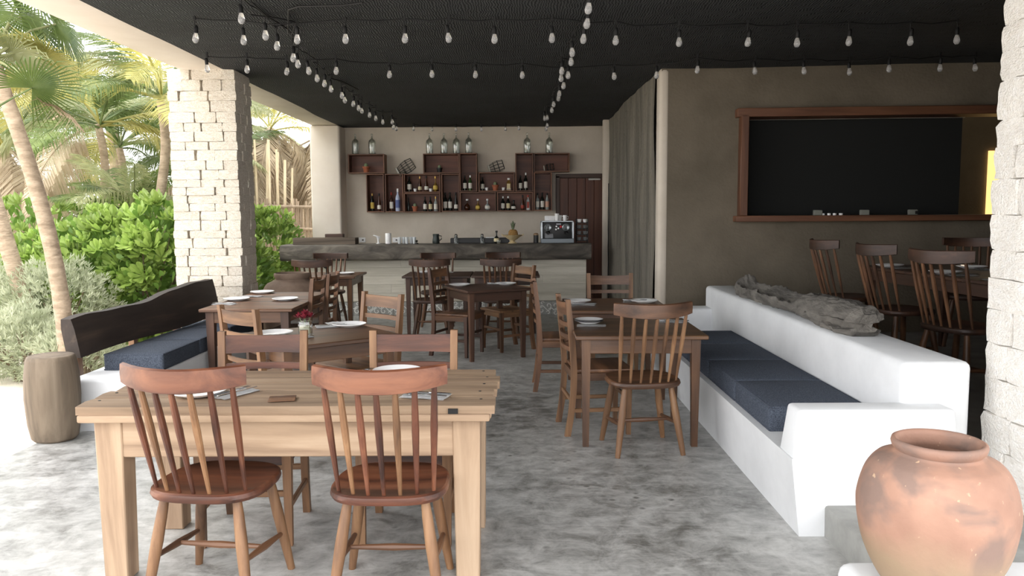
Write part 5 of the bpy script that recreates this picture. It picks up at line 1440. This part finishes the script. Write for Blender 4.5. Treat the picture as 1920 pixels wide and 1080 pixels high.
palm('low-crowned coconut palm between the big shrub and the far thicket', (-6.1, 15.6, -0.05), (-6.1, 15.6, 2.3), 0.06, ['green', 'pale', 'dry', 'green'], 18, 30, 0.95)
palm('dense dark coconut palm behind the fan palm leaves', (-8.1, 16.5, -0.05), (-8.1, 16.5, 2.9), 0.08, ['green', 'pale', 'green'], 18, 35, 1.1)
# bare second trunk
p0, p1 = at_y(32, 520, 8.6), at_y(-10, 380, 8.6)
b = B(); d1 = (p1 - p0); b.tube([Vector((p0.x + 0.22, 8.6, -0.05)), p0, p1, p1 + d1 * 1.2, p1 + d1 * 2.2], [0.1, 0.085, 0.08, 0.075, 0.07], 12)
obj('palm_trunk', b, M_trunk, label='pale bare palm trunk standing among the silvery bushes', cat='trunk')
# fan palm
def fan_mesh(mat, seed, n=44, L_=0.5, span=4.7, dr=1.0):
    rr = random.Random(seed); b = B()
    b.tube([(0, -0.45, 0.05), (0, -0.2, 0.03), (0, 0, 0)], [0.012, 0.009, 0.008], 6)
    for i in range(n):
        a = -span / 2 + span * i / (n - 1); l = L_ * (1 - 0.12 * abs(a) / 2.35) * rr.uniform(0.92, 1.06)
        d1 = Vector((math.sin(a), math.cos(a), 0)); sd = Vector((math.cos(a), -math.sin(a), 0))
        w = l * 0.38 * span / n * 0.5
        p1_ = d1 * l * 0.38; p2 = d1 * l * 0.75 + Vector((0, 0, -0.05 * dr)); e = d1 * l + Vector((rr.uniform(-.04, .04), rr.uniform(-.04, .04), -0.16 * dr * rr.uniform(0.3, 1.6)))
        lift = Vector((0, 0, 0.012))
        b.poly([(0, 0, 0), p1_ - sd * w, p1_ + lift]); b.poly([(0, 0, 0), p1_ + lift, p1_ + sd * w])
        b.poly([p1_ - sd * w, p2 - sd * w * 0.55, p2 + lift, p1_ + lift]); b.poly([p1_ + lift, p2 + lift, p2 + sd * w * 0.55, p1_ + sd * w])
        b.poly([p2 - sd * w * 0.55, e, p2 + lift]); b.poly([p2 + lift, e, p2 + sd * w * 0.55])
    return b.mesh('fan_leaf', mat, normals=False, smooth=False)
FAN = {k: fan_mesh(M_frond[k], i, span=1.5 if k == 'dry' else 4.7, n=30 if k == 'dry' else 44, dr=1.8 if k == 'dry' else 1.0) for i, k in enumerate(('green', 'yellow', 'dry', 'pale'))}
base = Vector((-4.0, 7.0, -0.05)); top = at_y(-14, 110, 7.0)
t = root('fan_palm', 'leaning fan palm with grey trunk and yellowing fan leaves beside the log stool', 'palm', base)
b = B(); K = 18
def tr_pt(k): return base.lerp(top, k) + Vector((0.16 * math.sin(pi * k) * (1 - 0.3 * k), 0, 0)) - base
b.tube([tr_pt(i / K) for i in range(K + 1)], [0.066 * (1.1 - 0.25 * i / K) * (1 + 0.05 * (i % 2)) for i in range(K + 1)], 14); obj('trunk', b, M_trunk, t)
for (px, py, kd, rx, ry, rz_, s_) in ((40, 30, 'green', 1.2, 0.3, -0.9, 1.0), (105, 45, 'green', 0.7, 0.5, -1.5, 0.9), (82, 105, 'yellow', 1.35, 0.2, -2.0, 0.85), (60, 165, 'green', 1.2, -0.4, -2.4, 0.95),
                                     (20, 100, 'pale', 1.3, 0.1, -1.6, 1.0), (112, 215, 'dry', 1.5, 0.4, -2.9, 0.8), (-30, 20, 'green', 1.1, -0.2, 0.5, 1.0), (60, -30, 'green', 0.9, 0.3, -0.6, 1.0), (0, 150, 'yellow', 1.4, 0.0, -2.6, 0.9),
                                     (-60, 120, 'green', 1.2, -0.4, 1.6, 1.0)):
    yy = 7.0 + R.uniform(-0.35, 0.3)
    p = at_y(px, py, yy)
    o = link('fan_leaf', FAN[kd], t, p - base); o.rotation_euler = (Matrix.Rotation(-pi / 2 + 0.9 + 0.4 * (rx - 1.2), 3, 'X') @ Matrix.Rotation(ry, 3, 'Y') @ Matrix.Rotation(rz_ * 0.8, 3, 'Z')).to_euler(); o.scale = (s_, s_, s_)
    bb = B(); bb.tube([top - base, (top - base).lerp(p - base, 0.6) + Vector((0, 0, 0.06)), p - base], [0.013, 0.01, 0.008], 6); obj('leaf_stalk', bb, M_frond['pale'], t)

# stick fence and dry stalks
f = root('stick_fence', 'low fence of grey upright sticks behind the leafy shrub by the cream column', 'fence', (-4.6, 15.3, -0.05))
stick = []
for i in range(4):
    b = B(); b.tube([(0, 0, 0), (0.01 * (i - 1.5), 0, 0.9), (0.006 * i, 0.01, 1.8)], [0.024, 0.022, 0.018], 6); stick.append(b.mesh('stick', M_stick))
for i in range(70):
    o = link('stick', stick[i % 4], f, (-1.6 + i * 0.046, R.uniform(-.015, .015), 0)); o.scale = (1, 1, R.uniform(0.94, 1.05))
for z in (1.3, 1.72):
    b = B(); b.tube([(-1.62, -0.04, z), (0, -0.05, z + 0.02), (1.62, -0.04, z - 0.02)], 0.028, 8); obj('rail', b, M_stick, f)
for i, (px, ty) in enumerate(((486, 262), (497, 270), (506, 262), (515, 285), (523, 280), (531, 300), (540, 315))):
    a = at_y(px, 440, 15.45); c = at_y(px + (-9, 4, -3, 6, -5, 3, 8)[i], ty, 15.45)
    b = B(); b.tube([(a.x, 15.45, -0.05), c], [0.034, 0.018 + 0.004 * (i % 3)], 8)
    obj('dry_stalk', b, M_stalk, label='pale dry palm stalk behind the stick fence, ' + ('closest to the stone pillar', 'second from the stone pillar', 'third from the stone pillar', 'in the middle of the row', 'third from the cream column', 'second from the cream column', 'closest to the cream column')[i], cat='stalk', group='dry stalks behind the stick fence')

# background foliage far behind the garden
def far_bush(label, cx, cy, rx, rz_, seed, n=2600, mat=None):
    rr = random.Random(seed); b = B()
    for i in range(n):
        d1 = Vector((rr.gauss(0, 1), rr.gauss(0, 1), rr.gauss(0, 1))).normalized()
        q = rr.uniform(0.7, 1) * (1 + 0.2 * noise.noise(d1 * 3 + Vector((seed, 0, 0))))
        p = Vector((d1.x * rx * q, d1.y * rx * 0.5 * q, rz_ * 0.5 + d1.z * rz_ * q * 0.6))
        if p.z < 0: continue
        l = (d1 + Vector((rr.uniform(-1, 1), rr.uniform(-1, 1), rr.uniform(-.5, 1)))).normalized() * 0.34
        sd = l.cross(Vector((rr.uniform(-1, 1), rr.uniform(-1, 1), rr.uniform(-1, 1)))).normalized() * 0.06
        b.poly([p, p + l * 0.5 + sd, p + l, p + l * 0.5 - sd])
    t = root('background_bush', label, 'shrub', (cx, cy, -0.05))
    obj('foliage', b, mat or M_leafd, t, kind='stuff', normals=False)
    bb = B(); bb.tube([(0, 0, 0), (0.1, 0, rz_ * 0.4), (0, 0, rz_ * 0.8)], [0.1, 0.07, 0.03], 6); obj('stem', bb, M_stem, t)
far_bush('dense olive bush far behind the palms at the garden edge', -11.5, 22, 3.0, 2.4, 31, mat=M_frond['pale'])
far_bush('dense olive bush far behind the palms, above the big shrub', -7.6, 22.5, 2.6, 2.6, 32, mat=M_frond['green'])
far_bush('dense brown-green thicket behind the stick fence', -4.6, 20, 1.8, 2.6, 33, mat=M_frond['dry'])
far_bush('pale thicket at the outer edge of the garden', -16, 23, 3.2, 2.4, 34, mat=M_frond['pale'])
